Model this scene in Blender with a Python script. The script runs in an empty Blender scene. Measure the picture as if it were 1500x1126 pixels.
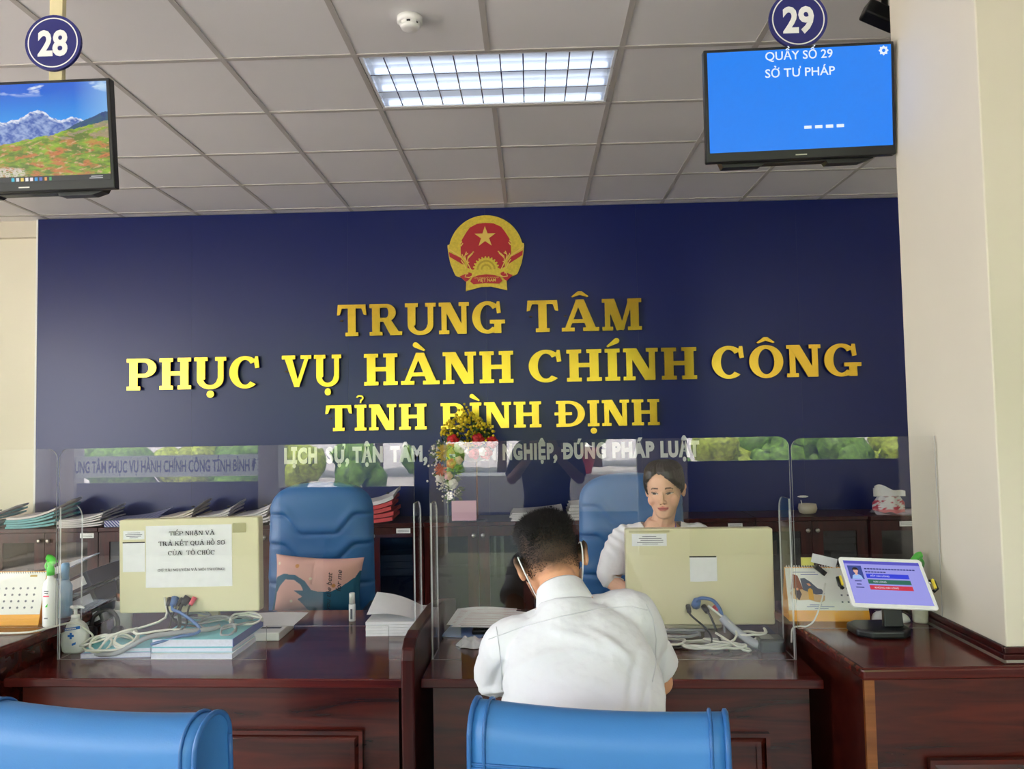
import bpy, math, random, unicodedata
import numpy as np
from mathutils import Vector, Matrix, Euler

S = bpy.context.scene
COL = S.collection
PI = math.pi
rnd = random.Random(7)

# ---------------------------------------------------------------- camera
YAW, PITCH, ROLL, FPX, EYE = 0.0245, 0.0485, 0.0188, 1122.4, 1.54
def cam_axes():
    cy, sy, cp, sp = math.cos(YAW), math.sin(YAW), math.cos(PITCH), math.sin(PITCH)
    f = Vector((-sy * cp, cy * cp, sp)); r = Vector((cy, sy, 0)); u = r.cross(f)
    cr, sr = math.cos(ROLL), math.sin(ROLL)
    return r * cr - u * sr, u * cr + r * sr, f
CR, CU, CF = cam_axes()
cam = bpy.data.objects.new('camera', bpy.data.cameras.new('camera'))
COL.objects.link(cam)
m = Matrix((CR, CU, -CF)).transposed().to_4x4(); m.translation = (0, 0, EYE)
cam.matrix_world = m
cam.data.sensor_width = 36.0
cam.data.lens = 36.0 * FPX / 1500.0
cam.data.clip_start = 0.02
S.camera = cam

# ---------------------------------------------------------------- world, sun, exposure
S.view_settings.view_transform = 'Standard'
S.view_settings.look = 'None'
S.view_settings.gamma = 1.0
S.view_settings.use_curve_mapping = False
S.view_settings.exposure = 0.70
w = bpy.data.worlds.new('sky'); S.world = w; w.use_nodes = True
nt = w.node_tree; nt.nodes.clear()
wo = nt.nodes.new('ShaderNodeOutputWorld'); bg = nt.nodes.new('ShaderNodeBackground')
bg.inputs['Color'].default_value = (0.84, 0.92, 1.0, 1); bg.inputs['Strength'].default_value = 6.0
nt.links.new(bg.outputs[0], wo.inputs[0])
sun = bpy.data.objects.new('sun', bpy.data.lights.new('sun', 'SUN'))
sun.data.energy = 19.0; sun.data.angle = 0.01; sun.data.color = (1, .97, .93)
sun.rotation_euler = Euler((math.radians(-28), math.radians(-14), 0)); COL.objects.link(sun)
FACADE = -3.7
RX0, RX1, RZ = -6.4, 4.4, 3.2
prt = bpy.data.objects.new('daylight_portal', bpy.data.lights.new('daylight_portal', 'AREA'))
prt.data.shape = 'RECTANGLE'; prt.data.size = RX1 - RX0; prt.data.size_y = 2.75
prt.data.cycles.is_portal = True
prt.location = ((RX0 + RX1) / 2, FACADE - .12, 1.4); prt.rotation_euler = (math.radians(90), 0, 0)
COL.objects.link(prt)
prt2 = bpy.data.objects.new('daylight_portal_side', bpy.data.lights.new('daylight_portal_side', 'AREA'))
prt2.data.shape = 'RECTANGLE'; prt2.data.size = 2.6; prt2.data.size_y = 5.4
prt2.data.cycles.is_portal = True
prt2.location = (RX0 - .12, -.1, 1.6); prt2.rotation_euler = (0, math.radians(-90), 0)
COL.objects.link(prt2)
S.cycles.max_bounces = 10; S.cycles.diffuse_bounces = 6; S.cycles.glossy_bounces = 5
S.cycles.transparent_max_bounces = 16; S.cycles.transmission_bounces = 6
S.cycles.caustics_reflective = False; S.cycles.caustics_refractive = False
S.cycles.sample_clamp_indirect = 6.0
S.cycles.use_denoising = True

# ---------------------------------------------------------------- measured points of the room
def ray(px, py): return CF + CR * ((px - 750) / FPX) - CU * ((py - 563) / FPX)
def atY(px, py, Y):
    d = ray(px, py); return Vector((0, 0, EYE)) + d * (Y / d.y)
def atZ(px, py, Z):
    d = ray(px, py); return Vector((0, 0, EYE)) + d * ((Z - EYE) / d.z)

# ---------------------------------------------------------------- materials
def lin(c):
    c = c / 255.0
    return c / 12.92 if c <= 0.04045 else ((c + 0.055) / 1.055) ** 2.4
def rgb(*c): return (lin(c[0]), lin(c[1]), lin(c[2]), 1.0)
MATS = {}
def mat(name, col, rough=.5, metal=0.0, spec=.5, bump=None, vary=0.0, vscale=8.0, coat=0.0, emit=None, estr=0.0, sub=None):
    if name in MATS: return MATS[name]
    m = bpy.data.materials.new(name); m.use_nodes = True; MATS[name] = m
    nt = m.node_tree; b = nt.nodes['Principled BSDF']
    b.inputs['Base Color'].default_value = col; b.inputs['Roughness'].default_value = rough
    b.inputs['Metallic'].default_value = metal; b.inputs['Specular IOR Level'].default_value = spec
    b.inputs['Coat Weight'].default_value = coat; b.inputs['Coat Roughness'].default_value = .06
    if emit: b.inputs['Emission Color'].default_value = emit; b.inputs['Emission Strength'].default_value = estr
    tc = nt.nodes.new('ShaderNodeTexCoord')
    if vary:
        n = nt.nodes.new('ShaderNodeTexNoise'); n.inputs['Scale'].default_value = vscale; n.inputs['Detail'].default_value = 4
        r = nt.nodes.new('ShaderNodeValToRGB')
        r.color_ramp.elements[0].position = .3; r.color_ramp.elements[1].position = .7
        r.color_ramp.elements[0].color = tuple(c * (1 - vary) for c in col[:3]) + (1,)
        r.color_ramp.elements[1].color = tuple(min(1, c * (1 + vary)) for c in col[:3]) + (1,)
        nt.links.new(tc.outputs['Object'], n.inputs['Vector']); nt.links.new(n.outputs['Fac'], r.inputs[0])
        nt.links.new(r.outputs[0], b.inputs['Base Color'])
    if bump:
        sc, st, dist = bump
        n2 = nt.nodes.new('ShaderNodeTexNoise'); n2.inputs['Scale'].default_value = sc; n2.inputs['Detail'].default_value = 3
        bp = nt.nodes.new('ShaderNodeBump'); bp.inputs['Strength'].default_value = st; bp.inputs['Distance'].default_value = dist
        nt.links.new(tc.outputs['Object'], n2.inputs['Vector']); nt.links.new(n2.outputs['Fac'], bp.inputs['Height'])
        nt.links.new(bp.outputs[0], b.inputs['Normal'])
    return m
def wood(name, dark, light, rough=.16, stretch=(1.2, 14, 14), coat=.3, spec=.45):
    if name in MATS: return MATS[name]
    m = bpy.data.materials.new(name); m.use_nodes = True; MATS[name] = m
    nt = m.node_tree; b = nt.nodes['Principled BSDF']
    tc = nt.nodes.new('ShaderNodeTexCoord'); mp = nt.nodes.new('ShaderNodeMapping')
    mp.inputs['Scale'].default_value = stretch
    n = nt.nodes.new('ShaderNodeTexNoise'); n.inputs['Scale'].default_value = 2.6; n.inputs['Detail'].default_value = 7; n.inputs['Distortion'].default_value = .9
    r = nt.nodes.new('ShaderNodeValToRGB')
    r.color_ramp.elements[0].position = .32; r.color_ramp.elements[0].color = dark
    r.color_ramp.elements[1].position = .72; r.color_ramp.elements[1].color = light
    nt.links.new(tc.outputs['Object'], mp.inputs[0]); nt.links.new(mp.outputs[0], n.inputs['Vector'])
    nt.links.new(n.outputs['Fac'], r.inputs[0]); nt.links.new(r.outputs[0], b.inputs['Base Color'])
    b.inputs['Roughness'].default_value = rough; b.inputs['Coat Weight'].default_value = coat
    b.inputs['Coat Roughness'].default_value = .05; b.inputs['Specular IOR Level'].default_value = spec
    return m
def acrylic(name, tint=(.995, .997, .996), boost=1.0, rough=0.0, haze=0.0):
    if name in MATS: return MATS[name]
    m = bpy.data.materials.new(name); m.use_nodes = True; MATS[name] = m
    nt = m.node_tree; nt.nodes.clear()
    o = nt.nodes.new('ShaderNodeOutputMaterial'); mx = nt.nodes.new('ShaderNodeMixShader')
    t = nt.nodes.new('ShaderNodeBsdfTransparent'); t.inputs[0].default_value = tint + (1,)
    g = nt.nodes.new('ShaderNodeBsdfGlossy'); g.inputs['Roughness'].default_value = rough
    f = nt.nodes.new('ShaderNodeFresnel'); f.inputs['IOR'].default_value = 1.49
    ge = nt.nodes.new('ShaderNodeNewGeometry'); io = nt.nodes.new('ShaderNodeMath'); io.operation = 'MULTIPLY_ADD'; io.inputs[1].default_value = 1 / 1.49 - 1.49; io.inputs[2].default_value = 1.49
    nt.links.new(ge.outputs['Backfacing'], io.inputs[0]); nt.links.new(io.outputs[0], f.inputs['IOR'])
    k = nt.nodes.new('ShaderNodeMath'); k.operation = 'MULTIPLY'; k.inputs[1].default_value = boost; k.use_clamp = True
    nt.links.new(f.outputs[0], k.inputs[0]); nt.links.new(k.outputs[0], mx.inputs[0])
    nt.links.new(g.outputs[0], mx.inputs[2])
    if haze:
        d = nt.nodes.new('ShaderNodeBsdfDiffuse'); d.inputs[0].default_value = (.85, .86, .88, 1)
        m2 = nt.nodes.new('ShaderNodeMixShader'); m2.inputs[0].default_value = haze
        nt.links.new(t.outputs[0], m2.inputs[1]); nt.links.new(d.outputs[0], m2.inputs[2]); nt.links.new(m2.outputs[0], mx.inputs[1])
    else:
        nt.links.new(t.outputs[0], mx.inputs[1])
    nt.links.new(mx.outputs[0], o.inputs[0])
    return m
def vcol_mat(name, rough=.5, emit=0.0, spec=.5, bump=None, sss=0.0):
    """colours of the thing itself, read from the mesh's colour attribute"""
    if name in MATS: return MATS[name]
    m = bpy.data.materials.new(name); m.use_nodes = True; MATS[name] = m
    nt = m.node_tree; b = nt.nodes['Principled BSDF']
    a = nt.nodes.new('ShaderNodeAttribute'); a.attribute_name = 'Col'
    if emit:
        b.inputs['Base Color'].default_value = (.01, .01, .01, 1)
        nt.links.new(a.outputs['Color'], b.inputs['Emission Color']); b.inputs['Emission Strength'].default_value = emit
    else:
        nt.links.new(a.outputs['Color'], b.inputs['Base Color'])
    b.inputs['Roughness'].default_value = rough; b.inputs['Specular IOR Level'].default_value = spec
    if sss:
        b.inputs['Subsurface Weight'].default_value = sss; b.inputs['Subsurface Radius'].default_value = (.01, .004, .002); b.inputs['Subsurface Scale'].default_value = .6
    if bump:
        tc = nt.nodes.new('ShaderNodeTexCoord')
        n2 = nt.nodes.new('ShaderNodeTexNoise'); n2.inputs['Scale'].default_value = bump[0]
        bp = nt.nodes.new('ShaderNodeBump'); bp.inputs['Strength'].default_value = bump[1]; bp.inputs['Distance'].default_value = bump[2]
        nt.links.new(tc.outputs['Object'], n2.inputs['Vector']); nt.links.new(n2.outputs['Fac'], bp.inputs['Height']); nt.links.new(bp.outputs[0], b.inputs['Normal'])
    return m

# ---------------------------------------------------------------- mesh builder
class MB:
    def __init__(s): s.v = []; s.f = []; s.mi = []; s.sm = []; s.cur = 0
    def add(s, vs, fs, smooth=False, M=None):
        o = len(s.v)
        if M is not None: vs = [M @ Vector(p) for p in vs]
        s.v += [tuple(p) for p in vs]
        for f in fs:
            s.f.append([i + o for i in f]); s.mi.append(s.cur); s.sm.append(smooth)
        return s
    def box(s, x0, x1, y0, y1, z0, z1, M=None):
        vs = [(x, y, z) for z in (z0, z1) for y in (y0, y1) for x in (x0, x1)]
        return s.add(vs, [(0, 2, 3, 1), (4, 5, 7, 6), (0, 1, 5, 4), (2, 6, 7, 3), (0, 4, 6, 2), (1, 3, 7, 5)], False, M)
    def prism(s, poly, z0, z1, M=None, smooth=False, capmat=None):
        n = len(poly)
        a = sum(poly[i][0] * poly[(i + 1) % n][1] - poly[(i + 1) % n][0] * poly[i][1] for i in range(n))
        if a < 0: poly = poly[::-1]
        vs = [(p[0], p[1], z0) for p in poly] + [(p[0], p[1], z1) for p in poly]
        s.add(vs, [tuple(range(n - 1, -1, -1)), tuple(range(n, 2 * n))], False, M)
        o = len(s.v) - 2 * n
        for i in range(n):
            j = (i + 1) % n
            s.f.append([o + i, o + j, o + n + j, o + n + i]); s.mi.append(s.cur if capmat is None else capmat); s.sm.append(smooth)
        return s
    def loft(s, rings, closed=True, caps=True, smooth=True, M=None):
        n = len(rings[0]); vs = [p for r in rings for p in r]; fs = []
        for k in range(len(rings) - 1):
            for i in range(n if closed else n - 1):
                j = (i + 1) % n
                fs.append((k * n + i, k * n + j, (k + 1) * n + j, (k + 1) * n + i))
        if caps: fs += [tuple(range(n - 1, -1, -1)), tuple(range((len(rings) - 1) * n, len(rings) * n))]
        return s.add(vs, fs, smooth, M)
    def lathe(s, prof, c=(0, 0, 0), n=24, M=None, smooth=True, caps=True):
        rings = [[(c[0] + r * math.cos(2 * PI * i / n), c[1] + r * math.sin(2 * PI * i / n), c[2] + z) for i in range(n)] for r, z in prof]
        return s.loft(rings, True, caps, smooth, M)
    def tube(s, pts, r, n=8, smooth=True, M=None, cap=True):
        pts = [Vector(p) for p in pts]; rs = r if isinstance(r, (list, tuple)) else [r] * len(pts)
        t0 = (pts[1] - pts[0]).normalized()
        up = Vector((0, 0, 1)) if abs(t0.z) < .9 else Vector((1, 0, 0))
        nrm = (up - t0 * up.dot(t0)).normalized(); rings = []
        for i, p in enumerate(pts):
            t = (pts[min(i + 1, len(pts) - 1)] - pts[max(i - 1, 0)])
            if t.length < 1e-9: t = t0
            t = t.normalized(); nrm = (nrm - t * nrm.dot(t))
            nrm = nrm.normalized() if nrm.length > 1e-6 else t.orthogonal().normalized()
            b = t.cross(nrm)
            rings.append([p + nrm * (rs[i] * math.cos(2 * PI * k / n)) + b * (rs[i] * math.sin(2 * PI * k / n)) for k in range(n)])
        return s.loft(rings, True, cap, smooth, M)
    def ell(s, c, r, rot=None, n=16, m=10):
        R3 = rot.to_3x3() if rot is not None else Matrix.Identity(3); c = Vector(c); rings = []
        if not isinstance(r, (tuple, list)): r = (r, r, r)
        for k in range(m + 1):
            th = -PI / 2 + PI * (0.02 + .96 * k / m)
            rings.append([c + R3 @ Vector((r[0] * math.cos(th) * math.cos(2 * PI * i / n), r[1] * math.cos(th) * math.sin(2 * PI * i / n), r[2] * math.sin(th))) for i in range(n)])
        return s.loft(rings)
    def cap(s, p0, p1, r0, r1, n=14):
        p0, p1 = Vector(p0), Vector(p1); d = (p1 - p0).normalized()
        pts, rs = [], []
        for k in range(5):
            a = PI / 2 * (1 - k / 4) * .97
            pts.append(p0 - d * (r0 * math.sin(a))); rs.append(max(r0 * math.cos(a), 1e-4))
        for k in range(5):
            a = PI / 2 * (k / 4) * .97
            pts.append(p1 + d * (r1 * math.sin(a))); rs.append(max(r1 * math.cos(a), 1e-4))
        return s.tube(pts, rs, n)
    def grid(s, fn, nu, nv, smooth=True, M=None, flip=False):
        vs = [fn(i / nu, j / nv) for j in range(nv + 1) for i in range(nu + 1)]; fs = []
        for j in range(nv):
            for i in range(nu):
                a = j * (nu + 1) + i; q = (a, a + 1, a + nu + 2, a + nu + 1)
                fs.append(q[::-1] if flip else q)
        return s.add(vs, fs, smooth, M)
    def mesh(s, name, mats, org=(0, 0, 0)):
        me = bpy.data.meshes.new(name)
        o = Vector(org)
        me.from_pydata([(p[0] - o[0], p[1] - o[1], p[2] - o[2]) for p in s.v], [], s.f)
        for x in (mats if isinstance(mats, (list, tuple)) else [mats]): me.materials.append(x)
        me.polygons.foreach_set('material_index', s.mi); me.polygons.foreach_set('use_smooth', s.sm)
        me.update(); return me
    def build(s, name, mats, parent=None, org=None, bevel=0.0, seg=2, label=None):
        """link as one mesh; coordinates are world ones unless org is given (parent's own origin taken off)"""
        if org is None: org = ORG.get(parent.name, (0, 0, 0)) if parent is not None else (0, 0, 0)
        o = bpy.data.objects.new(name, s.mesh(name, mats, org)); COL.objects.link(o)
        if parent is not None:
            o.parent = parent; ORG[o.name] = org
        if bevel:
            b = o.modifiers.new('bevel', 'BEVEL'); b.width = bevel; b.segments = seg; b.limit_method = 'ANGLE'; b.angle_limit = .6
        if label: o['label'] = label
        return o
ORG = {}
LOCAL = (0, 0, 0)
CTR_ROT = -0.0365                                    # the whole counter stands a little askew to the wall
def ctr_xform(p):
    c, s_ = math.cos(CTR_ROT), math.sin(CTR_ROT); x, y = p[0], p[1] - 2.585
    return (c * x - s_ * y, s_ * x + c * y + 2.585, p[2])
def tag(o, label, cat, group=None, kind=None):
    if kind: o['kind'] = kind
    if label: o['label'] = label
    if cat: o['category'] = cat
    if group: o['group'] = group
    return o
def thing(name, label, cat, loc=(0, 0, 0), rz=0.0, group=None, ctr=False):
    o = bpy.data.objects.new(name, None); COL.objects.link(o); o.empty_display_size = .05
    o.location = ctr_xform(loc) if ctr else loc
    o.rotation_euler = (0, 0, CTR_ROT if ctr else rz)
    ORG[o.name] = tuple(loc)
    return tag(o, label, cat, group)
def solo(name, mb, mats, label, cat, org, group=None, ctr=False, bevel=0.0, rz=0.0, kind=None):
    """a thing that is one mesh, with its origin at org"""
    o = mb.build(name, mats, None, org=org, bevel=bevel)
    o.location = ctr_xform(org) if ctr else org; o.rotation_euler = (0, 0, CTR_ROT if ctr else rz)
    ORG[o.name] = tuple(org)
    return tag(o, label, cat, group, kind)
def struct(name, mb, mats, bevel=0.0):
    o = mb.build(name, mats, None, bevel=bevel); o['kind'] = 'structure'; return o
def copy_tree(o, parent=None):
    c = o.copy(); COL.objects.link(c)
    if parent is not None: c.parent = parent
    for ch in o.children: copy_tree(ch, c)
    return c
def set_cols(o, fn):
    """colour attribute from a function of the mesh points"""
    me = o.data; n = len(me.vertices); co = np.empty(n * 3); me.vertices.foreach_get('co', co); co = co.reshape(-1, 3)
    c = np.ones((n, 4)); c[:, :3] = fn(co)
    a = me.color_attributes.new('Col', 'FLOAT_COLOR', 'POINT'); a.data.foreach_set('color', c.ravel())
def organic(name, mb, voxel, mats, parent=None, smooth=4, post=None, org=None):
    """melt overlapping closed shapes into one continuous skin"""
    if org is None: org = ORG.get(parent.name, (0, 0, 0)) if parent is not None else (0, 0, 0)
    t = bpy.data.objects.new('melt', mb.mesh('melt', mats, org)); COL.objects.link(t)
    r = t.modifiers.new('r', 'REMESH'); r.mode = 'VOXEL'; r.voxel_size = voxel; r.use_smooth_shade = True
    sm = t.modifiers.new('s', 'SMOOTH'); sm.factor = .5; sm.iterations = smooth
    dg = bpy.context.evaluated_depsgraph_get()
    me = bpy.data.meshes.new_from_object(t.evaluated_get(dg))
    old = t.data; bpy.data.objects.remove(t); bpy.data.meshes.remove(old)
    me.name = name
    if post:
        n = len(me.vertices); co = np.empty(n * 3); me.vertices.foreach_get('co', co)
        nr = np.empty(n * 3); me.vertices.foreach_get('normal', nr)
        co = post(co.reshape(-1, 3) + np.array(org), nr.reshape(-1, 3)) - np.array(org); me.vertices.foreach_set('co', co.ravel()); me.update()
    o = bpy.data.objects.new(name, me); COL.objects.link(o)
    if parent is not None: o.parent = parent; ORG[o.name] = org
    return o
WALLM = Matrix.Rotation(PI / 2, 4, 'X')              # drawing plane x,y -> upright plane facing the camera side (-Y)
def wallM(x, y, z, s=1.0, sx=1.0): return Matrix.Translation((x, y, z)) @ WALLM @ Matrix.Diagonal((s * sx, s, s, 1))
def text_geo(body, size=1.0, xs=1.0, bold=0.0, ext=0.0, spacing=1.0, align='LEFT', shear=0.0, res=3):
    c = bpy.data.curves.new('t', 'FONT'); c.body = body; c.size = size; c.offset = bold * size; c.extrude = ext
    c.space_character = spacing; c.align_x = align; c.shear = shear; c.resolution_u = res
    o = bpy.data.objects.new('t', c); COL.objects.link(o)
    dg = bpy.context.evaluated_depsgraph_get(); me = bpy.data.meshes.new_from_object(o.evaluated_get(dg))
    vs = [(v.co.x * xs, v.co.y, v.co.z) for v in me.vertices]; fs = [tuple(p.vertices) for p in me.polygons]
    bpy.data.objects.remove(o); bpy.data.curves.remove(c); bpy.data.meshes.remove(me)
    return vs, fs
def put_text(mb, body, M, size, **k):
    """lettering laid on a surface; M carries its drawing plane; fit=(x0,x1) stretches to a width"""
    fit = k.pop('fit', None)
    vs, fs = text_geo(body, size, **k)
    if fit and vs:
        a, b = min(v[0] for v in vs), max(v[0] for v in vs); q = (fit[1] - fit[0]) / (b - a)
        vs = [(fit[0] + (v[0] - a) * q, v[1], v[2]) for v in vs]
    mb.add(vs, fs, False, M)
def smoothpath(pts, n=6):
    """Catmull-Rom through points"""
    P = [Vector(p) for p in pts]; P = [P[0] * 2 - P[1]] + P + [P[-1] * 2 - P[-2]]; out = []
    for i in range(1, len(P) - 2):
        for k in range(n):
            t = k / n; a, b, c, d = P[i - 1], P[i], P[i + 1], P[i + 2]
            out.append(.5 * ((2 * b) + (c - a) * t + (2 * a - 5 * b + 4 * c - d) * t * t + (3 * b - a - 3 * c + d) * t ** 3))
    out.append(P[-2]); return out

# shared materials
PAINT = mat('cream_paint', rgb(234, 228, 211), .75, bump=(60, .05, .002), vary=.02, vscale=2)
PAINT_GREY = mat('grey_white_paint', rgb(216, 208, 194), .75, bump=(60, .05, .002), vary=.02, vscale=2)
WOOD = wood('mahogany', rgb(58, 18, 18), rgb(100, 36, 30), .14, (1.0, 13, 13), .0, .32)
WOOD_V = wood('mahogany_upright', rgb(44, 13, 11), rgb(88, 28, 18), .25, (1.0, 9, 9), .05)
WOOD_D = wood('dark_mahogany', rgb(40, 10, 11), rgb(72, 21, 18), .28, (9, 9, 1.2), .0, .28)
WOOD_L = wood('amber_wood', rgb(118, 66, 26), rgb(156, 92, 40), .25, (1, 10, 10), .1)
WHITE = mat('white_plastic', rgb(238, 238, 236), .35)
BLACK = mat('black_plastic', rgb(20, 20, 22), .35)
PAPER = mat('white_paper', rgb(236, 236, 238), .8, vary=.03, vscale=40)
INK = mat('black_ink', rgb(30, 30, 34), .6)
GREYINK = mat('grey_ink', rgb(120, 120, 128), .7)
STEEL = mat('brushed_steel', rgb(190, 186, 178), .3, 1.0)
ACR = acrylic('clear_acrylic', boost=1.0)
ACR_W = acrylic('clear_acrylic_wing', boost=.55)
ACR_EDGE = acrylic('acrylic_cut_edge', tint=(.9, .93, .93), boost=1.5, rough=.25, haze=.5)
GLASS = acrylic('cabinet_glass', tint=(.42, .43, .44), boost=1.0)
# ================================================================ setting
WY = 5.95
mb = MB(); mb.box(RX0, RX1, FACADE - .2, WY, -.12, 0); struct('floor', mb, mat('floor_tile', rgb(172, 164, 156), .3, vary=.05, vscale=3))
# suspended ceiling: tiles laid in a grid of bars, one cell pair left open for the light
TILE = mat('ceiling_tile', rgb(230, 228, 230), .9, bump=(140, .12, .002), vary=.015, vscale=1.5)
BAR = mat('ceiling_bar', rgb(188, 183, 180), .6)
GX, GY = -1.364, 3.353
mb = MB()
xs = [GX + .6 * i for i in range(-9, 11)]; ys = [GY + .6 * j for j in range(-12, 6)]
LIGHT_CELLS = {(1, 0), (2, 0)}
for i in range(-9, 10):
    for j in range(-12, 5):
        if (i, j) in LIGHT_CELLS: continue
        x0, x1, y0, y1 = GX + .6 * i, GX + .6 * (i + 1), GY + .6 * j, min(GY + .6 * (j + 1), WY)
        x0, x1, y0 = max(x0, RX0), min(x1, RX1), max(y0, FACADE)
        mb.box(x0 + .008, x1 - .008, y0 + .008, y1 - .008, RZ, RZ + .012)
mb.cur = 1
for x in xs:
    if RX0 < x < RX1:
        mb.box(x - .0125, x + .0125, FACADE, GY, RZ - .004, RZ + .02) if abs(x - (GX + 1.2)) < .01 else mb.box(x - .0125, x + .0125, FACADE, WY, RZ - .004, RZ + .02)
        if abs(x - (GX + 1.2)) < .01: mb.box(x - .0125, x + .0125, GY + .6, WY, RZ - .004, RZ + .02)
for y in ys:
    if FACADE < y < WY: mb.box(RX0, RX1, y - .0125, y + .0125, RZ - .0045, RZ + .02)
struct('ceiling', mb, [TILE, BAR])
mb = MB(); mb.box(RX0, RX1, WY, WY + .2, 0, 3.6); struct('wall_back', mb, PAINT)
mb = MB(); mb.box(RX0 - .2, RX0, FACADE - .2, WY + .2, 0, .35); mb.box(RX0 - .2, RX0, FACADE - .2, WY + .2, 2.9, 3.6)
for a, b in ((FACADE - .2, -2.8), (-.2, .15), (2.6, WY + .2)): mb.box(RX0 - .2, RX0, a, b, .35, 2.9)
struct('wall_left', mb, PAINT)
mb = MB(); mb.box(RX1, RX1 + .2, FACADE - .2, WY + .2, 0, 3.6); struct('wall_right', mb, PAINT)
mb = MB(); mb.box(RX0, -3.86, WY - .05, WY, 3.07, RZ); struct('trim_1', mb, PAINT_GREY)
mb = MB(); mb.box(RX0 - .2, RX1 + .2, FACADE - .2, WY + .2, 3.6, 3.7); struct('ceiling_slab', mb, PAINT_GREY)
# street side: wall with broad openings and columns, behind the camera
mb = MB(); mb.box(RX0 - 6, RX1 + 8, FACADE - .2, FACADE, 3.0, 12.6)  # unseen upper storeys, height chosen so their shadow covers the forecourt
for a, b in ((-6.4, -6.1), (-3.75, -3.5), (-1.75, -1.5), (.74, 1.3), (3.9, 4.4)): mb.box(a, b, FACADE - .2, FACADE, 0, 3.0)
struct('wall_front', mb, PAINT_GREY)
mb = MB()
for a, b, h in ((-6.1, -3.75, .88), (-3.5, -1.75, .8), (1.3, 3.9, 1.05)): mb.box(a, b, FACADE - .12, FACADE - .06, 0, h)
struct('trim_4', mb, mat('dark_sill_panel', rgb(58, 54, 60), .5))
# pillar with a wooden skirting where it stands in the counter
PX, PY0, PY1 = 1.318, 2.215, 2.727
mb = MB(); mb.box(PX, PX + .62, PY0, PY1, 0, RZ - .002); struct('pillar', mb, mat('pillar_paint', rgb(214, 206, 188), .7, bump=(40, .06, .002), vary=.025, vscale=1.5), bevel=.004)
mb = MB()
for z0, z1, t in ((.852, .868, .018), (.868, .886, .012)):
    mb.box(PX - t, PX + .62, PY0 - t, PY0 - .0005, z0, z1); mb.box(PX - t, PX - .0005, PY0 - .0005, PY1, z0, z1)
struct('trim_2', mb, WOOD_D, bevel=.003)

# outside, seen only in the screens' and the letters' reflections
mb = MB(); mb.box(-40, 40, -60, FACADE - .21, -.3, -.1); mb.box(-40, RX0 - .21, FACADE - .21, 30, -.3, -.1); mb.cur = 1; mb.box(-12, 8, -10.4, FACADE - .21, -.0995, -.03); struct('ground', mb, [mat('plaza_concrete', rgb(206, 196, 190), .8, vary=.06, vscale=.6), mat('forecourt_shade_tone', rgb(66, 68, 76), .5, vary=.05, vscale=1)])  # forecourt slab darkened: the building's shade is painted into its colour
LEAF = mat('outdoor_foliage', rgb(104, 138, 44), .6, vary=.75, vscale=11)
BARK = mat('bark', rgb(96, 80, 66), .9)
def tree(x, y, h, r):
    t = thing('street_tree', 'leafy green street tree mirrored in the clear counter screens', 'tree', (x, y, -.1), 0, 'street trees outside')
    MB().tube([(0, 0, 0), (.05, 0, h * .3), (0, .05, h * .62)], [.16, .12, .07], 8).build('trunk', BARK, t, LOCAL)
    b = MB()
    for k in range(12):
        a = rnd.uniform(0, 6.28); q = rnd.uniform(.2, .7) * r
        c = Vector((q * math.cos(a), q * math.sin(a), h * .7 + rnd.uniform(-.5, .6) * r))
        s0 = len(b.v); b.ell(c, r * rnd.uniform(.35, .55), n=14, m=9)
        for i in range(s0, len(b.v)):
            d = Vector(b.v[i]) - c; b.v[i] = tuple(c + d * (1 + .28 * math.sin(d.x * 19 + k) * math.sin(d.y * 23) * math.sin(d.z * 17 + k)))
    b.build('crown', LEAF, t, LOCAL)
for a in ((-10, -18, 5.2, 2.3), (-6.4, -18.5, 5.6, 2.5), (-2.6, -19.5, 5.4, 2.4), (3.6, -18, 5.2, 2.4), (7.6, -17.6, 5.0, 2.2), (12, -18, 5.6, 2.4), (.5, -22, 6.0, 2.6)): tree(*a)
mb = MB(); mb.box(-2.2, 1.2, -9.1, -8.2, -.1, .6); struct('trim_3', mb, mat('white_kerb', rgb(232, 226, 218), .7))
def bush(x, y, h, r, m):
    t = thing('garden_bush', 'low sunlit garden bush mirrored in the clear counter screens', 'bush', (x, y, -.1), 0, 'garden bushes outside')
    b = MB()
    for k in range(10):
        a = rnd.uniform(0, 6.28); q = rnd.random() ** .5 * r * .7; c = Vector((q * math.cos(a), q * math.sin(a), rnd.uniform(.25, .8) * h)); s0 = len(b.v); b.ell(c, rnd.uniform(.22, .36) * h, n=14, m=9)
        for i in range(s0, len(b.v)):
            d = Vector(b.v[i]) - c; b.v[i] = tuple(c + d * (1 + .3 * math.sin(d.x * 31 + k) * math.sin(d.y * 37) * math.sin(d.z * 29 + k)))
    b.build('foliage', m, t, LOCAL)
    MB().tube([(0, 0, 0), (0, 0, h * .5)], .05, 6).build('stem', BARK, t, LOCAL)
LEAF2 = mat('yellow_green_foliage', rgb(160, 172, 56), .6, vary=.7, vscale=12)
for x, y, h, r, m in ((-11.2, -12.6, 1.35, 1.0, LEAF), (-9.6, -12.9, 1.2, .9, LEAF2), (-8.2, -12.7, 1.4, .7, LEAF), (-6.9, -13.0, 1.3, .9, LEAF2), (-5.6, -13.2, 1.2, .8, LEAF), (-3.6, -13.6, 1.1, .8, LEAF), (3.3, -12.6, 1.3, .8, LEAF2), (4.5, -12.9, 1.4, .9, LEAF), (5.7, -12.7, 1.2, .9, LEAF), (7.2, -13.0, 1.3, 1.0, LEAF2), (2.0, -14.2, 1.0, .8, LEAF)): bush(x, y, h, r, m)
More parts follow.
